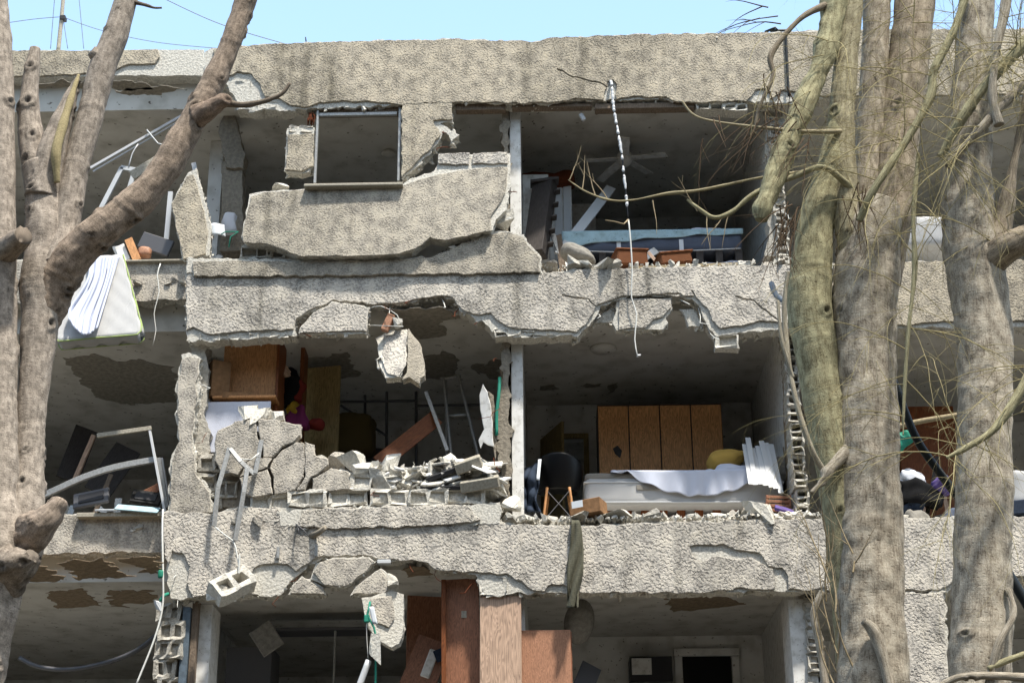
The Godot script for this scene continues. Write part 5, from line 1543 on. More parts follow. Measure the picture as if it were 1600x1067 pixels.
	single("paper_stack", cbox(Vector3(0.22, 0.02, 0.16), 0.002), M.paper, "white papers on the left middle parapet", "paper", "", Transform3D(Basis(Vector3.RIGHT, 0.3), P(165, 797, -0.34)))
	single("rusty_board", cbox(Vector3(0.3, 0.1, 0.03), 0.004), M.wood_red, "reddish board scrap behind the black screen", "board", "", Transform3D(Basis(Vector3.BACK, 0.5), P(242, 764, -0.7)))
	var fc := thing("fallen_cupboard", "dark broken cupboard tipped over deep in left middle bay", "cupboard", P(130, 740, -2.0))
	board("side_board", P(104, 750, -2.2), P(135, 670, -2.4), 0.3, 0.03, M.wood_dark, fc, Vector3(0.5, 0.2, 1))
	board("edge_board", P(116, 750, -2.0), P(146, 680, -2.0), 0.06, 0.04, M.wood_tan, fc)
	board("shelf_board", P(150, 770, -2.0), P(200, 700, -2.2), 0.35, 0.03, M.wood_dark, fc, Vector3(0.3, 0.4, 1))
	# lowest bay: cable tray sagging in the dark
	var tr := thing("sagging_trunking", "grey plastic trunking sagging across the dark lower left bay", "trunking", P(140, 1040, -0.8))
	part("trunking", wire(pts3([[30, 1028, -0.9], [60, 1042, -0.85], [110, 1046, -0.8], [170, 1034, -0.75], [215, 1015, -0.7], [246, 990, -0.65]]), 0.03, -1.0, 6), M.steel, tr)

# ---------- rooms right of the trees
func right_bay() -> void:
	single("white_bed", soft(Vector3(0.65, 0.42, 0.9), 0.08, 0.03, 150, 12), M.mattress, "white bedding between the right trunks on the upper slab", "bedding", "", Transform3D(Basis(), P(1440, 384, -0.8)))
	single("white_bed", soft(Vector3(0.5, 0.42, 0.9), 0.08, 0.04, 151, 12), M.mattress, "white bedding right of the far right trunk, middle storey", "bedding", "", Transform3D(Basis(), P(1596, 778, -0.8)))
	var k := 0
	for q in [[1425, 752, "fabric_white", 0.3, 0.16, "white patterned shirt heaped behind the right trunk"], [1436, 775, "fabric_black", 0.5, 0.22, "black clothes heaped behind the right trunk"], [1462, 762, "purple", 0.22, 0.14, "purple cloth on the black clothes heap"], [1420, 793, "denim", 0.24, 0.12, "blue grey cloth below the black clothes"], [1408, 690, "teal", 0.2, 0.16, "green bucket shape in the dark right middle room"]]:  # the last, green one is a bucket shape, made as a soft lump
		single("garment", soft(Vector3(q[3], q[4], 0.3), 0.05, 0.16, 160 + k, 14), M[q[2]], q[5], "garment", "", Transform3D(Basis(Vector3.BACK, 0.2 * k - 0.3), P(q[0], q[1], -0.6)))
		k += 1
	var t := thing("leaning_pole", "pale pole lying across the right middle room", "pole", P(1450, 660, -0.4))
	part("pole", wire(pts3([[1398, 668, -0.4], [1440, 658, -0.35], [1520, 645, -0.3]]), 0.035, 0.03, 8), M.twig_pale, t)
	var c := thing("dark_cupboard", "dark brown cupboard in the shade of the right middle room", "cupboard", Vector3(P(1440, 640, -2).x, Y2, -2))
	part("carcass", box(Vector3(P(1400, 640, -2).x, Y2, -2.6), P(1490, 634, -2.0), 0.006), M.wood_brown, c)
	var bx := thing("dark_trunk_box", "dark box at the right edge of the middle slab", "box", P(1590, 790, -0.3))
	placed("box_body", cbox(Vector3(0.4, 0.16, 0.3), 0.01), M.denim, bx, Transform3D(Basis(Vector3.BACK, 0.1), P(1592, 797, -0.25)))

# ---------- loose rubble
func rubble_row(x0: float, x1: float, y0: float, y1: float, n: int, big: float, z0: float, z1: float, level: float, s: int, where: String) -> void:
	var r := RandomNumberGenerator.new()
	r.seed = s
	for i in n:
		var u := r.randf()
		var sz := big * r.randf_range(0.35, 1.0) * (1.0 if r.randf() > 0.4 else 0.6)
		var z := lerpf(z0, z1, r.randf())
		var p := P(lerpf(x0, x1, u), lerpf(y0, y1, u), z)
		p.y = level + sz * r.randf_range(0.14, 0.24)
		var bs := Basis.from_euler(Vector3(r.randf_range(-0.4, 0.4), r.randf() * TAU, r.randf_range(-0.4, 0.4))).scaled_local(Vector3(sz, sz * r.randf_range(0.45, 0.75), sz))
		single("rubble_chunk", rocks[r.randi() % rocks.size()], [M.conc_light, M.conc, M.conc_light, M.stucco_smooth][i % 4], "jagged grey rubble chunk " + where, "rubble", "rubble " + where, Transform3D(bs, p))

func grit(called: String, label: String, x0: float, x1: float, py: float, n: int, z0: float, z1: float, level: float, s: int) -> void:
	var r := RandomNumberGenerator.new()
	r.seed = s
	var mm := MultiMesh.new()
	mm.transform_format = MultiMesh.TRANSFORM_3D
	mm.mesh = rocks[s % rocks.size()]
	mm.instance_count = n
	for i in n:
		var z := lerpf(z0, z1, r.randf())
		var p := P(lerpf(x0, x1, r.randf()), py, z)
		var sz := 0.012 + 0.06 * pow(r.randf(), 2.5)
		p.y = level + sz * 0.2
		mm.set_instance_transform(i, Transform3D(Basis.from_euler(Vector3(r.randf() * TAU, r.randf() * TAU, 0)).scaled_local(Vector3(sz, sz, sz * 1.4)), p))
	var o := MultiMeshInstance3D.new()
	o.name = called
	o.multimesh = mm
	o.material_override = M.conc_light
	add_child(o)
	tag(o, label, "grit", "", "stuff")

func rubble() -> void:
	rubble_row(792, 905, 808, 806, 34, 0.24, -0.02, -0.4, Y2 - 0.02, 201, "between the white partition and the parcel")
	rubble_row(930, 1240, 806, 800, 62, 0.27, -0.03, -0.5, Y2 - 0.02, 202, "along the edge below the white mattress")
	rubble_row(1160, 1290, 798, 796, 22, 0.22, -0.03, -0.35, Y2 - 0.02, 203, "beside the crate at the right end of the lower beam")
	rubble_row(850, 960, 408, 408, 22, 0.28, -0.03, -0.4, Y3 - 0.03, 204, "below the grey pillow on the upper slab")
	rubble_row(1140, 1290, 402, 398, 34, 0.24, -0.03, -0.4, Y3 - 0.02, 205, "at the right end of the upper slab")
	rubble_row(215, 380, 400, 398, 32, 0.2, -0.35, -0.8, Y3 + 0.0, 206, "on the upper left parapet")
	rubble_row(340, 590, 790, 788, 26, 0.16, 0.0, -0.15, Y2 - 0.01, 207, "at the foot of the cracked block parapet")
	rubble_row(590, 790, 765, 770, 30, 0.22, -0.1, -0.6, Y2 + 0.12, 208, "under the plaster plates by the broken partition")
	rubble_row(90, 250, 795, 792, 14, 0.13, -0.4, -0.7, Y2 + 0.02, 209, "on the left middle parapet")
	rubble_row(1410, 1600, 800, 798, 18, 0.18, -0.2, -0.5, Y2, 210, "on the slab behind the right trunks")
	clutter(150, 330, 395, -0.7, -1.6, Y3, 16, 301, "of the upper left bay")
	clutter(380, 470, 290, -0.8, -1.8, Y3, 5, 302, "behind the slumped panel")
	clutter(480, 760, 760, -0.6, -1.8, Y2, 22, 303, "of the left middle room")
	clutter(80, 250, 790, -0.8, -2.2, Y2, 16, 304, "of the left middle bay")
	clutter(1400, 1600, 790, -0.6, -1.8, Y2, 12, 305, "of the right middle room")
	clutter(880, 1180, 400, -0.5, -0.8, Y3, 5, 306, "under the blue mattress")
	crumpled(190, 340, 395, -0.5, -0.9, Y3, 9, 11, "of the upper left bay")
	crumpled(100, 250, 795, -0.6, -1.2, Y2, 7, 12, "of the left middle bay")
	crumpled(1410, 1600, 790, -0.3, -0.9, Y2, 8, 13, "of the right middle room")
	for q in [[500, 730, 0.26], [528, 722, 0.3], [556, 726, 0.3], [542, 746, 0.3], [584, 740, 0.28], [604, 728, 0.26], [616, 746, 0.26], [572, 758, 0.24], [632, 752, 0.24], [650, 742, 0.26], [520, 748, 0.24], [676, 735, 0.22], [700, 722, 0.22], [745, 735, 0.24], [770, 752, 0.26]]:
		single("rubble_block", rocks[int(q[0] + q[1]) % rocks.size()], M.conc_light if int(q[0]) % 3 else M.stucco_smooth, "broken masonry lump in the heap right of the cracked parapet", "rubble", "lumps of the middle heap", Transform3D(Basis.from_euler(Vector3(q[0] * 0.1, q[0] * 0.37, q[1] * 0.11)).scaled_local(Vector3(q[2], q[2] * 0.75, q[2])), P(q[0], q[1], -0.18)))
	var gr := RandomNumberGenerator.new()
	gr.seed = 4
	var mm := MultiMesh.new()
	mm.transform_format = MultiMesh.TRANSFORM_3D
	mm.mesh = rocks[9]
	mm.instance_count = 900
	for i in 900:
		var u := gr.randf()
		var top := lerpf(734, 716, sin(u * PI)) + (18.0 * (u - 0.75) * 4.0 if u > 0.75 else 0.0)
		var sz := 0.02 + 0.07 * pow(gr.randf(), 2.5)
		mm.set_instance_transform(i, Transform3D(Basis.from_euler(Vector3(gr.randf() * TAU, gr.randf() * TAU, 0)).scaled_local(Vector3(sz, sz * 0.5, sz * 1.3)), P(lerpf(492, 784, u), lerpf(top, 770, sqrt(gr.randf())), gr.randf_range(-0.3, -0.1))))
	var hg := MultiMeshInstance3D.new()
	hg.name = "heap_grit"
	hg.multimesh = mm
	hg.material_override = M.conc_light
	add_child(hg)
	tag(hg, "fine pale chips filling the rubble heap of the middle storey", "grit", "", "stuff")
	# taller lumps with a place of their own
	for q in [[800, 790, 0.24, "pale lump against the foot of the white partition"], [966, 803, 0.3, "flat white plaster slab right of the parcel"], [1188, 796, 0.3, "large pale lump in front of the wooden crate"], [404, 648, 0.26, "upright lump on top of the cracked parapet left"], [388, 642, 0.24, "squared lump on top of the cracked parapet"], [434, 654, 0.2, "jagged lump at the right top of the cracked parapet"], [568, 735, 0.28, "rounded lump right of the cracked parapet"], [596, 750, 0.3, "grey facing lump standing beside the plaster heap"], [782, 346, 0.26, "hollow lump behind the right edge of the slumped panel"], [438, 292, 0.2, "flat stone on the upper left corner of the slumped panel"]]:
		var z: float = -0.12 if q[1] != 803 else -0.1
		var b := Basis(Vector3.UP, q[0] * 0.37).scaled_local(Vector3(q[2], q[2] * (0.4 if q[1] in [803, 292] else 0.85), q[2]))
		single("rubble_lump", rocks[int(q[0]) % rocks.size()], M.conc_light, q[3], "rubble", "larger rubble lumps", Transform3D(b, P(q[0], q[1], z)))
	grit("fine_debris", "fine pale grit strewn along the middle storey slab edge", 790, 1290, 806, 900, 0.0, -0.35, Y2 - 0.005, 11)
	grit("fine_debris_001", "fine pale grit strewn along the upper storey slab edge", 850, 1290, 412, 500, 0.0, -0.35, Y3 - 0.005, 12)

# splintered wood and strips of metal thrown about on a floor
func clutter(x0: float, x1: float, py: float, z0: float, z1: float, level: float, n: int, s: int, where: String) -> void:
	var r := RandomNumberGenerator.new()
	r.seed = s
	for i in n:
		var z := lerpf(z0, z1, r.randf())
		var p := P(lerpf(x0, x1, r.randf()), py, z)
		p.y = level
		var an := r.randf_range(-1.3, 1.3)
		var up := r.randf_range(0.5, 1.35)
		var l := r.randf_range(0.45, 1.15)
		var q := p + Vector3(sin(an) * cos(up), sin(up), cos(an) * cos(up) * -0.6) * l
		var w := r.randf_range(0.025, 0.11)
		var o := single("splintered_batten", cbox(Vector3(w, p.distance_to(q), 0.018), 0.003), [M.old_wood, M.wood_tan, M.white, M.wood_dark, M.alu, M.conc][i % 6], "splintered batten sticking up in the debris " + where, "batten", "battens " + where)
		o.transform = along(p, q, Vector3(r.randf_range(-0.5, 0.5), 0.2, 1))

func crumpled(x0: float, x1: float, py: float, z0: float, z1: float, level: float, n: int, s: int, where: String) -> void:
	var r := RandomNumberGenerator.new()
	r.seed = s
	for i in n:
		var p := P(lerpf(x0, x1, r.randf()), py, lerpf(z0, z1, r.randf()))
		var h := r.randf_range(0.08, 0.2)
		p.y = level + h * 0.45
		single("crumpled_cloth", soft(Vector3(r.randf_range(0.15, 0.36), h, 0.2), 0.04, 0.16, 700 + s + i, 12), [M.grey_cloth, M.fabric_white, M.denim, M.card, M.fabric_navy][i % 5], "crumpled cloth lying in the debris " + where, "cloth", "cloths " + where, Transform3D(Basis(Vector3.UP, r.randf() * TAU), p))

# ---------- cables, pipes, antenna
func cables() -> void:
	var pipe := thing("flaking_pipe", "black pipe with flaking white paint hanging from the roof beam", "pipe", P(975, 345, 0.1))
	var pp := pts3([[954, 128, -0.02], [956, 132, 0.06], [960, 175, 0.08], [970, 230, 0.1], [976, 280, 0.1], [980, 320, 0.1], [982, 345, 0.1]])
	part("pipe_body", wire(pp, 0.013, 0.01, 8), M.black, pipe)
	var cv := curve(pp, 0.02)
	var r := RandomNumberGenerator.new()
	r.seed = 3
	var at := 1
	while at < cv.size() - 6:
		var n := r.randi_range(7, 18) if at < 40 else r.randi_range(4, 14)
		var seg := []
		var rad := []
		for k in n:
			seg.append(cv[mini(at + k, cv.size() - 1)] + Vector3(r.randf_range(-0.004, 0.004), 0, 0.006))
			rad.append(r.randf_range(0.012, 0.021) if k > 0 and k < n - 1 else 0.009)
		var st := begin()
		add_tube(st, seg, rad, 7)
		part("paint_flake", done(st), M.white_clean, pipe)
		at += n + (0 if at < 44 else r.randi_range(1, 3))
	part("wire", wire(pts3([[982, 343, 0.1], [985, 370, 0.1], [988, 420, 0.08], [987, 465, 0.05], [995, 490, 0.05], [992, 530, 0.04], [996, 555, 0.05]]), 0.01, 0.008), M.cable, pipe)
	part("branch_wire", wire(pts3([[982, 343, 0.1], [975, 350, 0.12], [960, 346, 0.14], [946, 344, 0.14]]), 0.011, 0.006), M.twig_pale, pipe)
	placed("wire_end", rocks[1], M.white_clean, pipe, Transform3D(Basis().scaled(Vector3(0.05, 0.05, 0.05)), P(998, 556, 0.05)))
	var so := thing("dangling_socket", "small white socket box dangling under the roof beam", "socket", P(910, 190, -0.2))
	placed("socket_box", cbox(Vector3(0.05, 0.1, 0.05), 0.006), M.white_clean, so, Transform3D(Basis(Vector3.BACK, 0.5), P(910, 183, -0.2)))
	part("wire", wire(pts3([[903, 160, -0.2], [906, 172, -0.2], [909, 180, -0.2]]), 0.004), M.cable, so)
	part("wire", wire(pts3([[920, 162, -0.2], [915, 172, -0.2], [911, 180, -0.2]]), 0.004), M.cable, so)
	single("white_cable", wire(pts3([[254, 796, -0.02], [253, 830, 0.06], [254, 900, 0.08], [253, 950, 0.06], [240, 1000, 0.08], [212, 1070, 0.1]]), 0.011), M.cable, "white cable hanging beside the lower left beam end", "cable")
	single("frayed_string", wire(pts3([[250, 412, -0.3], [245, 430, -0.26], [248, 455, -0.26], [240, 490, -0.26], [243, 515, -0.26], [238, 540, -0.26]]), 0.008, 0.004), M.cable, "frayed pale string hanging from the upper left parapet", "string")
	var gp := thing("green_pipe_end", "green and white pipe end at lower left beam corner", "pipe", P(255, 940, 0.0))
	part("pipe", wire(pts3([[262, 928, -0.05], [256, 930, 0.02], [250, 938, 0.05]]), 0.02, 0.02, 8), M.teal, gp)
	placed("plaster_blob", rocks[4], M.white_clean, gp, Transform3D(Basis().scaled(Vector3(0.08, 0.1, 0.08)), P(247, 944, 0.05)))
	single("plastic_scrap", soft(Vector3(0.06, 0.09, 0.04), 0.015, 0.03, 170, 6), M.teal, "small green plastic scrap on the white cable", "scrap", "", Transform3D(Basis(), P(251, 897, 0.08)))
	single("black_cable", wire(pts3([[1330, 488, 3.8], [1360, 522, 3.9], [1395, 590, 3.9], [1430, 680, 3.9], [1470, 740, 3.8], [1530, 820, 3.8], [1600, 935, 3.8], [1640, 1000, 3.8]]), 0.03, 0.045, 10), M.rubber, "thick dark cable running diagonally between the right trunks", "cable")
	single("grey_hose", wire(pts3([[1206, 443, 3.6], [1214, 462, 3.75], [1235, 474, 3.9], [1262, 474, 4.0], [1280, 466, 4.0], [1296, 464, 3.95]]), 0.026, 0.024, 10), M.hose, "short grey hose looped round the right tree", "hose")
	# roof antenna and stay wires
	var am := thing("antenna_mast", "thin pale antenna mast on the roof at left", "antenna", P(90, 76, -1.5))
	part("mast", wire(pts3([[90, 80, -1.5], [96, 20, -1.5], [101, -40, -1.5]]), 0.03, 0.025, 8), M.sill, am)
	part("clamp", pb(92, 29, -1.45, 101, 23, -1.55, 0.004), M.dark_plastic, am)
	for q in [[[96, 26, -1.5], [160, 48, -1.5], [245, 66, -1.5], [345, 76, -1.5]], [[96, 26, -1.5], [50, 30, -1.5], [-20, 40, -1.5]], [[97, 24, -1.5], [105, 76, -1.5]], [[122, -10, -1.5], [130, 76, -1.5]], [[85, -10, -1.5], [78, 76, -1.5]]]:
		part("stay_wire", wire(pts3(q), 0.005), M.hose, am)
	single("roof_wire", wire(pts3([[240, -10, -1.0], [340, 36, -1.0], [450, 70, -1.0]]), 0.006), M.hose, "thin wire slanting down to the roof beam", "wire")
	var rs := thing("roof_scrap", "dark twisted scrap on the roof beam above the right branch", "scrap", P(1215, 50, -0.1))
	for q in [[[1196, 50, -0.1], [1212, 43, -0.1], [1216, 48, -0.1]], [[1204, 48, -0.12], [1236, 47, -0.12]], [[1228, 48, 0.02], [1230, 90, 0.03], [1233, 150, 0.04]]]:
		part("bar", wire(pts3(q), 0.02, 0.015, 6), M.rubber, rs)
	single("rod_stub", wire(pts3([[478, 66, -0.1], [477, 58, -0.1]]), 0.008), M.rubber, "tiny steel rod sticking up from the roof beam", "rod")

# ---------- trees
# limb: list of [px, py, z, width in px]; knots give scars
func limb(path: Array, tint: Color, s: int, knots := 0, sides0 := 28, flare := 0.0, lump := 0.03, cap := true) -> ArrayMesh:
	var sides := sides0 * 2 if sides0 > 15 else sides0
	var pts := []
	var rad := []
	for q in path:
		var p := P(q[0], q[1], q[2])
		pts.append(p)
		rad.append(q[3] * 0.5 * mpp(p))
	if path[-1][1] <= -25:
		# above the picture the limb runs on and thins out
		var last: Vector3 = pts[-1]
		var go: Vector3 = (last - pts[-2]).normalized()
		for k in 3:
			last += (go + Vector3(0.12 * sin(s + k * 1.7), 0.2, 0.1 * cos(s * 1.3 + k))).normalized() * 0.8
			pts.append(last)
			rad.append(rad[-1] * (0.8 if k < 2 else 0.4))
	var c := []
	var rr := []
	var n := pts.size()
	for i in n - 1:
		var k := maxi(2, int(pts[i].distance_to(pts[i + 1]) / 0.022))
		for j in k:
			var t := float(j) / k
			c.append(pts[i].cubic_interpolate(pts[i + 1], pts[maxi(i - 1, 0)], pts[mini(i + 2, n - 1)], t))
			rr.append(lerpf(rad[i], rad[i + 1], smoothstep(0, 1, t)))
	c.append(pts[n - 1])
	rr.append(rad[n - 1])
	var fn := FastNoiseLite.new()
	fn.seed = s
	fn.frequency = 2.2
	fn.fractal_octaves = 4
	var r := RandomNumberGenerator.new()
	r.seed = s
	var kn := []
	for i in knots:
		kn.append([r.randf_range(0.05, 0.97) * c.size(), r.randf() * TAU, r.randf_range(0.02, 0.05), r.randf()])
	var rings_at := []
	for i in knots / 3:
		rings_at.append(r.randf_range(0.05, 0.95) * c.size())
	var st := SurfaceTool.new()
	st.begin(Mesh.PRIMITIVE_TRIANGLES)
	st.set_smooth_group(0)
	var m: int = c.size()
	var d: Vector3 = (c[1] - c[0]).normalized()
	var u := d.cross(Vector3(0.1, 0.2, 0.97)).normalized()
	var vs := []
	var cs := []
	var length := 0.0
	var ls := []
	for i in m:
		var dn: Vector3 = (c[mini(i + 1, m - 1)] - c[maxi(i - 1, 0)]).normalized()
		u = (u - dn * u.dot(dn)).normalized()
		var v := dn.cross(u)
		if i > 0:
			length += c[i].distance_to(c[i - 1])
		ls.append(length)
		var row := PackedVector3Array()
		var crow := PackedColorArray()
		var near := kn.filter(func(x: Array) -> bool: return absf(i - x[0]) * 0.022 < x[2] * 2.4)
		for k in sides + 1:
			var a := TAU * (k % sides) / sides
			var dir := u * cos(a) + v * sin(a)
			var rad0: float = rr[i]
			var q: Vector3 = c[i] + dir * rad0
			var e := fn.get_noise_3dv(q) * lump * maxf(0.5, rad0 * 6.0) * 0.6
			var shade := 1.0
			for g3 in near:
				var dl: float = (i - g3[0]) * 0.022
				var da: float = wrapf(a - g3[1], -PI, PI) * rad0
				var dd: float = sqrt(dl * dl * (1.0 if g3[3] > 0.5 else 1.8) + da * da) / g3[2]
				if dd < 2.4:
					e += g3[2] * (0.40 * exp(-pow(dd - 0.95, 2.0) * 6.0) - 0.55 * exp(-dd * dd * 4.0))
					shade = minf(shade, 1.0 - 0.8 * exp(-dd * dd * 2.0) - 0.3 * exp(-pow(dd - 1.35, 2.0) * 18.0))
			for g2 in rings_at:
				var dr: float = absf(i - g2 + 1.3 * sin(a * 1.0 + g2)) * 0.022
				if dr < 0.07:
					e += 0.003 * exp(-dr * dr / 0.0006) - 0.003 * exp(-pow(dr - 0.03, 2.0) / 0.0003)
			row.append(q + dir * e)
			var cc := tint * shade
			crow.append(Color(cc.r, cc.g, cc.b))
		vs.append(row)
		cs.append(crow)
	for i in m - 1:
		for k in sides:
			var ix := [[i, k], [i, k + 1], [i + 1, k + 1], [i, k], [i + 1, k + 1], [i + 1, k]]
			for o in [0, 2, 1, 3, 5, 4]:
				var a: int = ix[o][0]
				var b: int = ix[o][1]
				st.set_color(cs[a][b])
				st.set_uv(Vector2(float(b) / sides, ls[a]))
				st.add_vertex(vs[a][b])
	if cap:
		for e in [0, m - 1]:
			for k in range(1, sides - 1):
				var t3 := [vs[e][0], vs[e][k], vs[e][k + 1]] if e else [vs[e][0], vs[e][k + 1], vs[e][k]]
				for o in [0, 2, 1]:
					st.set_color(tint * 0.8)
					st.set_uv(Vector2(0.1 * o, 0))
					st.add_vertex(t3[o])
	st.generate_normals()
	return st.commit()

func left_tree() -> void:
	var base := P(-120, 1067, 5.2)
	var t := thing("pollarded_tree", "smooth barked forked tree with scarred limbs at left", "tree", Vector3(base.x - 0.3, 0, 5.2))
	var w := Color(1, 1, 1)
	var z := 5.2
	part("trunk", limb([[-190, 2050, z, 190], [-150, 1500, z, 170], [-95, 1150, z, 160], [-42, 960, z, 130], [-8, 860, z, 108], [0, 760, z, 58], [-2, 650, z, 54], [0, 540, z, 52], [-2, 400, z, 52], [0, 300, z, 46], [0, 200, z, 42], [-2, 130, z, 42], [-8, 60, z, 50], [-14, -40, z, 46]], w, 1, 36, 32), M.bark_a, t)
	part("trunk", limb([[-30, 930, z - 0.05, 90], [15, 860, z - 0.1, 100], [36, 800, z - 0.12, 64], [44, 720, z - 0.15, 46], [50, 620, z - 0.15, 46], [60, 520, z - 0.15, 56], [66, 440, z - 0.15, 68], [72, 380, z - 0.15, 66], [68, 300, z - 0.15, 58], [62, 260, z - 0.15, 56]], w, 2, 24, 32), M.bark_a, t)
	part("burl", limb([[20, 850, z - 0.05, 66], [50, 828, z + 0.1, 58], [74, 808, z + 0.18, 44], [90, 788, z + 0.2, 28], [95, 780, z + 0.2, 14]], Color(0.92, 0.86, 0.82), 3, 10, 24, 0.0, 0.16), M.bark_a, t)
	part("burl", limb([[-10, 900, z, 90], [10, 890, z + 0.1, 80], [32, 880, z + 0.2, 52], [52, 868, z + 0.25, 30]], Color(0.8, 0.78, 0.76), 4, 12, 24, 0.0, 0.16), M.bark_a, t)
	part("branch", limb([[66, 300, z - 0.15, 54], [52, 240, z - 0.15, 44], [44, 180, z - 0.15, 34], [47, 130, z - 0.15, 26], [54, 76, z - 0.15, 16]], w, 5, 6, 20), M.bark_a, t)
	part("branch", limb([[66, 310, z - 0.12, 56], [78, 250, z - 0.1, 46], [92, 200, z - 0.1, 36], [106, 160, z - 0.1, 22], [122, 118, z - 0.1, 5]], w, 6, 5, 20), M.bark_a, t)
	part("split_wood", limb([[88, 285, z + 0.0, 8], [87, 240, z + 0.06, 14], [96, 200, z + 0.04, 15], [108, 160, z + 0.0, 12], [122, 117, z - 0.06, 4]], w, 7, 0, 10, 0.0, 0.05), M.pale_wood, t)
	part("branch", limb([[92, 420, z - 0.15, 70], [102, 350, z - 0.15, 44], [116, 270, z - 0.15, 42], [138, 190, z - 0.15, 40], [158, 110, z - 0.15, 42], [178, 60, z - 0.15, 38], [206, -30, z - 0.15, 34]], w, 8, 18, 26), M.bark_a, t)
	part("branch_stub", limb([[156, 92, z - 0.12, 26], [146, 84, z - 0.08, 20], [141, 80, z - 0.06, 14]], w, 9, 1, 14), M.bark_a, t)
	part("branch", limb([[52, 600, z - 0.2, 30], [60, 530, z - 0.2, 46], [74, 470, z - 0.17, 62], [102, 416, z - 0.08, 62], [142, 374, z + 0.0, 58], [190, 334, z + 0.05, 54], [242, 284, z + 0.05, 49], [286, 213, z + 0.05, 45], [310, 170, z + 0.05, 42], [332, 130, z + 0.05, 36], [358, 70, z + 0.05, 33], [384, 0, z + 0.05, 34], [398, -40, z + 0.05, 32]], Color(0.84, 0.77, 0.71), 10, 52, 30, 0.0, 0.05), M.bark_a, t)
	part("branch_stub", limb([[306, 184, z + 0.1, 44], [330, 170, z + 0.15, 36], [346, 160, z + 0.2, 28], [362, 160, z + 0.2, 12]], Color(0.78, 0.68, 0.62), 11, 4, 18, 0.0, 0.14), M.bark_a, t)
	part("twig", limb([[352, 160, z + 0.2, 15], [380, 164, z + 0.2, 9], [415, 157, z + 0.2, 8], [440, 146, z + 0.2, 6], [452, 130, z + 0.2, 4]], Color(0.55, 0.52, 0.48), 12, 0, 10), M.bark_a, t)
	part("twig", limb([[205, 2, z - 0.15, 9], [228, 8, z - 0.1, 6], [240, 12, z - 0.1, 4], [252, 12, z - 0.1, 3]], Color(0.5, 0.48, 0.46), 13, 0, 8), M.bark_a, t)
	part("branch_stub", limb([[8, 390, z + 0.1, 44], [22, 380, z + 0.25, 36], [36, 368, z + 0.36, 30]], Color(0.85, 0.8, 0.75), 14, 1, 18), M.bark_a, t)

# drooping spray of twigs
func spray(st: SurfaceTool, p: Vector3, d: Vector3, length: float, rad: float, depth: int, r: RandomNumberGenerator, droop: float) -> void:
	var pts := [p]
	var rads := [rad]
	var n := maxi(3, int(length / 0.07))
	var q := p
	var dir := d
	for i in n:
		dir = (dir + Vector3(r.randf_range(-0.11, 0.11), r.randf_range(-0.11, 0.11) - droop * (0.4 + 1.2 * i / n), r.randf_range(-0.11, 0.11))).normalized()
		q += dir * length / n
		pts.append(q)
		rads.append(rad * (1.0 - 0.75 * (i + 1.0) / n))
		if depth > 0 and r.randf() < 0.36:
			var side := dir.cross(Vector3(r.randfn(), r.randfn(), r.randfn())).normalized()
			spray(st, q, (dir + side * r.randf_range(0.5, 1.1)).normalized(), length * r.randf_range(0.25, 0.55), rads[-1] * 0.7, depth - 1, r, droop * 1.2)
	add_tube(st, pts, rads, 5 if depth > 0 else 3, false)

# twigs growing from a branch given by pixels: [line, depth, how many]
func hang_twigs(st: SurfaceTool, h: Array, r: RandomNumberGenerator) -> void:
	for i in h[2]:
		var t: float = r.randf() * (h[0].size() - 1.001)
		var a: Array = h[0][int(t)]
		var b: Array = h[0][int(t) + 1]
		var f: float = t - int(t)
		var p := P(lerpf(a[0], b[0], f), lerpf(a[1], b[1], f), h[1])
		var d := Vector3(r.randf_range(-1.0, 0.7), r.randf_range(-0.7, 0.5), r.randf_range(-0.3, 0.4)).normalized()
		spray(st, p, d, r.randf_range(0.5, 1.7), r.randf_range(0.003, 0.0065), 2, r, 0.09)

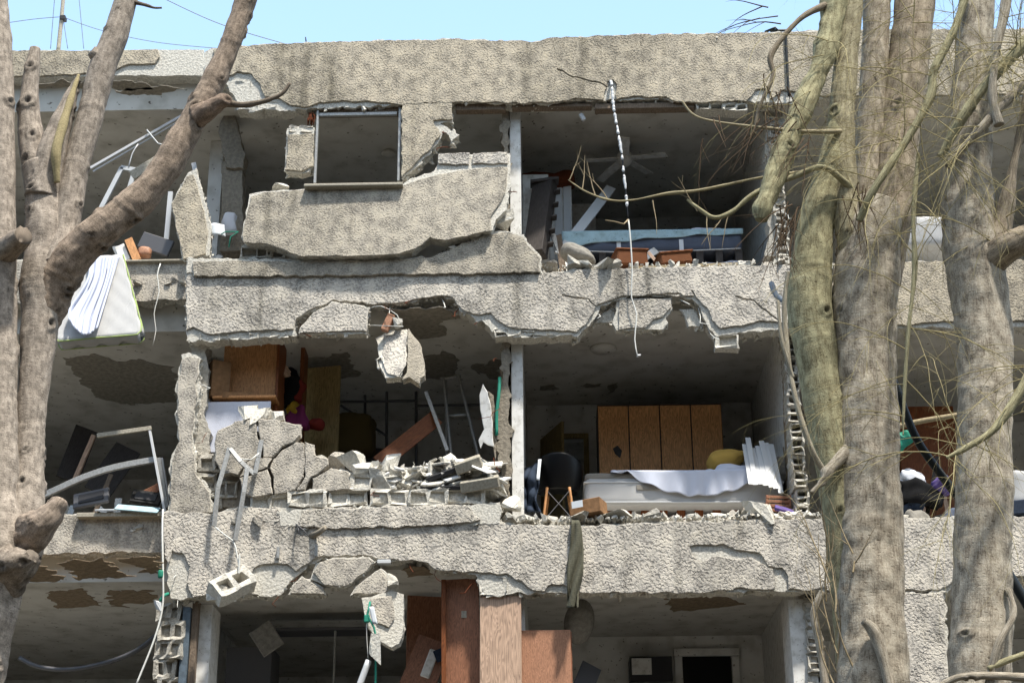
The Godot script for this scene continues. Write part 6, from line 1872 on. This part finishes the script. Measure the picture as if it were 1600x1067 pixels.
func right_tree() -> void:
	var z := 4.2
	var t := thing("twiggy_tree", "tall grey green tree with several trunks and hanging twigs", "tree", Vector3(P(1360, 1067, z).x, 0, z))
	var grey := Color(1.0, 0.98, 0.96)
	var green := Color(0.88, 0.90, 0.68)
	var brown := Color(0.86, 0.79, 0.72)
	part("trunk", limb([[1372, 2150, z, 170], [1370, 1500, z, 140], [1366, 1080, z, 112], [1362, 950, z, 104], [1358, 820, z, 104], [1356, 700, z, 100], [1354, 600, z, 94], [1352, 500, z, 96], [1356, 430, z, 104], [1362, 370, z, 96], [1372, 320, z, 70]], grey, 21, 24, 34), M.bark_b, t)
	part("trunk", limb([[1345, 1120, z - 0.1, 66], [1338, 1000, z - 0.1, 66], [1326, 900, z - 0.05, 62], [1312, 780, z, 58], [1296, 680, z, 60], [1280, 580, z, 66], [1268, 490, z, 70], [1268, 420, z, 64], [1278, 345, z, 56], [1300, 270, z + 0.02, 48], [1314, 190, z + 0.04, 40], [1320, 110, z + 0.04, 34]], green, 22, 24, 30), M.bark_b, t)
	part("trunk", limb([[1352, 460, z + 0.05, 60], [1336, 380, z + 0.05, 52], [1322, 300, z + 0.05, 42], [1316, 200, z + 0.05, 40], [1322, 100, z + 0.05, 38], [1332, -40, z + 0.05, 38]], green.lerp(brown, 0.4), 23, 8, 26), M.bark_b, t)
	part("trunk", limb([[1362, 420, z - 0.1, 50], [1358, 330, z - 0.15, 40], [1358, 250, z - 0.2, 42], [1366, 120, z - 0.2, 42], [1372, -40, z - 0.2, 42]], grey.lerp(brown, 0.35), 24, 8, 26), M.bark_b, t)
	part("trunk", limb([[1376, 440, z - 0.05, 60], [1392, 360, z - 0.1, 62], [1402, 260, z - 0.15, 62], [1412, 160, z - 0.2, 62], [1424, 60, z - 0.2, 62], [1432, -40, z - 0.2, 62]], brown, 25, 8, 28), M.bark_b, t)
	part("branch", limb([[1190, 344, z + 0.35, 22], [1196, 320, z + 0.35, 34], [1222, 250, z + 0.3, 36], [1252, 170, z + 0.25, 36], [1282, 105, z + 0.2, 34], [1298, 50, z + 0.15, 38], [1308, -40, z + 0.1, 40]], Color(0.86, 0.88, 0.66), 26, 9, 22, 0.0, 0.1), M.bark_b, t)
	part("branch", limb([[1336, 300, z + 0.1, 14], [1290, 262, z + 0.3, 10], [1245, 274, z + 0.3, 9], [1180, 302, z + 0.3, 8], [1145, 330, z + 0.3, 7], [1118, 340, z + 0.3, 6], [1098, 330, z + 0.3, 5], [1074, 312, z + 0.3, 3]], green, 27, 0, 10), M.bark_b, t)
	part("branch", limb([[1250, 270, z + 0.3, 7], [1180, 279, z + 0.3, 5], [1100, 296, z + 0.3, 4.5], [1040, 303, z + 0.3, 4], [985, 313, z + 0.3, 4], [950, 312, z + 0.3, 3.5], [915, 299, z + 0.3, 3], [888, 281, z + 0.3, 2]], Color(0.95, 0.92, 0.7), 28, 0, 9), M.bark_b, t)
	part("branch", limb([[1330, 205, z + 0.1, 10], [1260, 205, z + 0.3, 7], [1180, 198, z + 0.35, 5], [1120, 190, z + 0.35, 4], [1085, 180, z + 0.35, 4], [1066, 158, z + 0.35, 3]], Color(0.95, 0.92, 0.75), 29, 0, 8), M.bark_b, t)
	part("branch", limb([[1290, 8, z + 0.2, 12], [1250, 30, z + 0.3, 9], [1206, 84, z + 0.35, 10], [1208, 120, z + 0.35, 7], [1186, 170, z + 0.35, 6], [1180, 210, z + 0.35, 4]], brown * 0.7, 30, 0, 10), M.bark_b, t)
	part("branch", limb([[1232, 425, z + 0.35, 7], [1226, 480, z + 0.35, 8], [1232, 560, z + 0.35, 8], [1248, 640, z + 0.35, 9], [1270, 705, z + 0.3, 10], [1290, 740, z + 0.2, 12]], Color(1.15, 1.1, 0.95), 31, 0, 10), M.bark_b, t)
	part("branch", limb([[1216, 470, z + 0.4, 5], [1222, 530, z + 0.4, 6], [1240, 590, z + 0.36, 6]], Color(1.15, 1.1, 0.95), 32, 0, 8), M.bark_b, t)
	part("branch_stub", limb([[1330, 700, z + 0.1, 24], [1300, 730, z + 0.25, 18], [1292, 740, z + 0.28, 22], [1286, 752, z + 0.3, 9], [1268, 770, z + 0.32, 6]], grey, 33, 2, 14), M.bark_b, t)
	part("branch", limb([[1294, 1100, z + 0.0, 16], [1280, 1000, z + 0.0, 13], [1272, 960, z + 0.0, 12], [1286, 925, z + 0.0, 10]], grey, 35, 1, 12), M.bark_b, t)
	part("branch", limb([[1400, 1110, z + 0.35, 22], [1384, 1040, z + 0.35, 18], [1368, 990, z + 0.35, 20], [1350, 970, z + 0.38, 12]], grey, 36, 1, 14), M.bark_b, t)
	# second tree at the right edge
	var z2 := 4.6
	var t2 := thing("broad_grey_tree", "broad pale grey tree trunk at the right edge", "tree", Vector3(P(1535, 1067, z2).x, 0, z2))
	part("trunk", limb([[1530, 2150, z2, 150], [1530, 1500, z2, 120], [1530, 1080, z2, 96], [1535, 950, z2, 92], [1538, 800, z2, 88], [1540, 700, z2, 84], [1540, 600, z2, 84], [1535, 500, z2, 88], [1525, 420, z2, 92], [1515, 340, z2, 84], [1512, 260, z2, 72], [1518, 160, z2, 62], [1524, 60, z2, 56], [1530, -40, z2, 54]], grey, 41, 22, 34), M.bark_b, t2)
	part("branch", limb([[1535, 450, z2, 60], [1556, 390, z2 + 0.1, 42], [1572, 330, z2 + 0.15, 28], [1586, 250, z2 + 0.2, 12], [1610, 150, z2 + 0.2, 22]], brown, 42, 3, 18), M.bark_b, t2)
	part("branch_stub", limb([[1545, 410, z2 + 0.1, 50], [1580, 385, z2 + 0.25, 46], [1612, 370, z2 + 0.3, 44]], brown * 0.9, 43, 3, 20), M.bark_b, t2)
	part("branch", limb([[1470, 245, z2 + 0.2, 12], [1520, 160, z2 + 0.35, 18], [1580, 90, z2 + 0.35, 20], [1620, 50, z2 + 0.35, 22]], green, 44, 1, 14), M.bark_b, t2)
	part("branch", limb([[1480, 260, z2 + 0.3, 12], [1530, 205, z2 + 0.4, 14], [1600, 130, z2 + 0.4, 16], [1640, 90, z2 + 0.4, 16]], grey * 0.8, 45, 1, 14), M.bark_b, t2)
	part("branch", limb([[1562, 195, z2 + 0.45, 16], [1552, 150, z2 + 0.45, 13], [1556, 90, z2 + 0.45, 13], [1570, 20, z2 + 0.45, 16], [1578, -30, z2 + 0.45, 16]], grey, 46, 1, 14), M.bark_b, t2)
	part("branch", limb([[1342, 345, z + 0.5, 12], [1370, 290, z + 0.6, 12], [1420, 215, z + 0.6, 12], [1455, 150, z + 0.6, 14], [1460, 110, z + 0.6, 13], [1490, 50, z + 0.6, 12], [1515, -20, z + 0.6, 12]], green, 47, 1, 14), M.bark_b, t2)
	part("branch", limb([[1468, 1075, z2 + 0.3, 14], [1500, 1058, z2 + 0.35, 12], [1560, 1056, z2 + 0.35, 13], [1640, 1062, z2 + 0.35, 14]], grey, 48, 1, 12), M.bark_b, t2)
	part("branch", limb([[1545, 1080, z2 + 0.3, 16], [1560, 1010, z2 + 0.35, 13], [1585, 960, z2 + 0.3, 10], [1576, 920, z2 + 0.2, 8]], grey * 0.8, 49, 1, 12), M.bark_b, t2)
	part("branch", limb([[1545, 1045, z2 + 0.35, 9], [1580, 1030, z2 + 0.35, 9], [1640, 1010, z2 + 0.35, 10]], green, 50, 0, 9), M.bark_b, t2)
	part("branch", limb([[1620, 560, z2 + 0.6, 16], [1590, 620, z2 + 0.6, 14], [1555, 670, z2 + 0.6, 13], [1510, 700, z2 + 0.6, 10], [1480, 715, z2 + 0.6, 6]], green, 51, 0, 10), M.bark_b, t2)
	# twigs
	var r := RandomNumberGenerator.new()
	r.seed = 77
	var st := begin(true)
	part("branch", limb([[1436, 240, z + 0.5, 7], [1428, 340, z + 0.55, 7], [1430, 420, z + 0.55, 8], [1420, 520, z + 0.55, 7], [1414, 610, z + 0.55, 5], [1412, 680, z + 0.55, 3]], green, 61, 0, 8), M.bark_b, t)
	var hosts := [[[[1342, 345], [1420, 215], [1455, 150], [1490, 50], [1515, -20]], z + 0.6, 36], [[[1436, 240], [1430, 420], [1420, 520], [1412, 680]], z + 0.55, 22], [[[1402, 260], [1424, 60], [1432, -20]], z + 0.12, 16], [[[1222, 250], [1282, 105], [1298, 50]], z + 0.35, 8]]
	for h in hosts:
		hang_twigs(st, h, r)
	var o := part("twigs", done(st), M.twig, t)
	o.set_meta("kind", "stuff")
	st = begin(true)
	for h in [[[[1470, 245], [1520, 160], [1580, 90], [1620, 50]], z2 + 0.37, 28], [[[1480, 260], [1530, 205], [1600, 130], [1640, 90]], z2 + 0.42, 20], [[[1562, 195], [1556, 90], [1578, -30]], z2 + 0.45, 16], [[[1620, 560], [1590, 620], [1555, 670], [1510, 700], [1480, 715]], z2 + 0.6, 22], [[[1556, 390], [1572, 330], [1610, 150]], z2 + 0.2, 12]]:
		hang_twigs(st, h, r)
	o = part("twigs", done(st), M.twig, t2)
	o.set_meta("kind", "stuff")
	st = begin(true)
	for q in [[1190, 190, 8, -0.5, -0.7], [1250, 200, 10, -0.6, -0.8], [1230, 330, 14, -0.4, -0.7], [1200, 20, 5, -0.6, 0.1], [1100, 195, 3, -0.1, -1.0], [1210, 120, 6, 0.2, -1.0], [1330, 300, 10, 0.0, -1.0]]:
		for i in q[2]:
			var p := P(q[0] + r.randf_range(-18, 25), q[1] + r.randf_range(-16, 26), z + r.randf_range(0.25, 0.45))
			spray(st, p, Vector3(q[3] + r.randf_range(-0.4, 0.4), q[4] + r.randf_range(-0.3, 0.3), r.randf_range(-0.3, 0.3)).normalized(), r.randf_range(0.3, 0.8), 0.007, 1, r, 0.06)
	o = part("fine_twigs", done(st), M.twig_brown, t)
	o.set_meta("kind", "stuff")
	st = begin(true)
	for i in 14:
		var p := P(r.randf_range(1285, 1335), r.randf_range(860, 1090), z + r.randf_range(-0.1, 0.4))
		spray(st, p, Vector3(r.randf_range(-0.45, 0.2), 1.0, r.randf_range(-0.2, 0.2)).normalized(), r.randf_range(0.5, 1.3), 0.009, 1, r, -0.01)
	o = part("shoots", done(st), M.twig_pale, t)
	o.set_meta("kind", "stuff")
	# twigs on the long bare branches
	st = begin(true)
	for q in [[910, 296, 0.25, 1.0], [930, 304, -0.4, 1.0], [950, 312, -0.5, 0.9], [1020, 313, 0.1, -1.0], [1105, 338, -0.1, -1.0], [1090, 330, -0.5, 0.8], [1140, 332, -0.3, -1.0], [1130, 338, -0.5, -0.8], [1180, 296, 0.1, -1.0], [890, 281, 0.3, 1.0]]:
		spray(st, P(q[0], q[1], z + 0.3), Vector3(q[2], q[3], 0).normalized(), 0.36, 0.006, 1, r, 0.0)
	o = part("fine_twigs", done(st), M.twig_pale, t)
	o.set_meta("kind", "stuff")
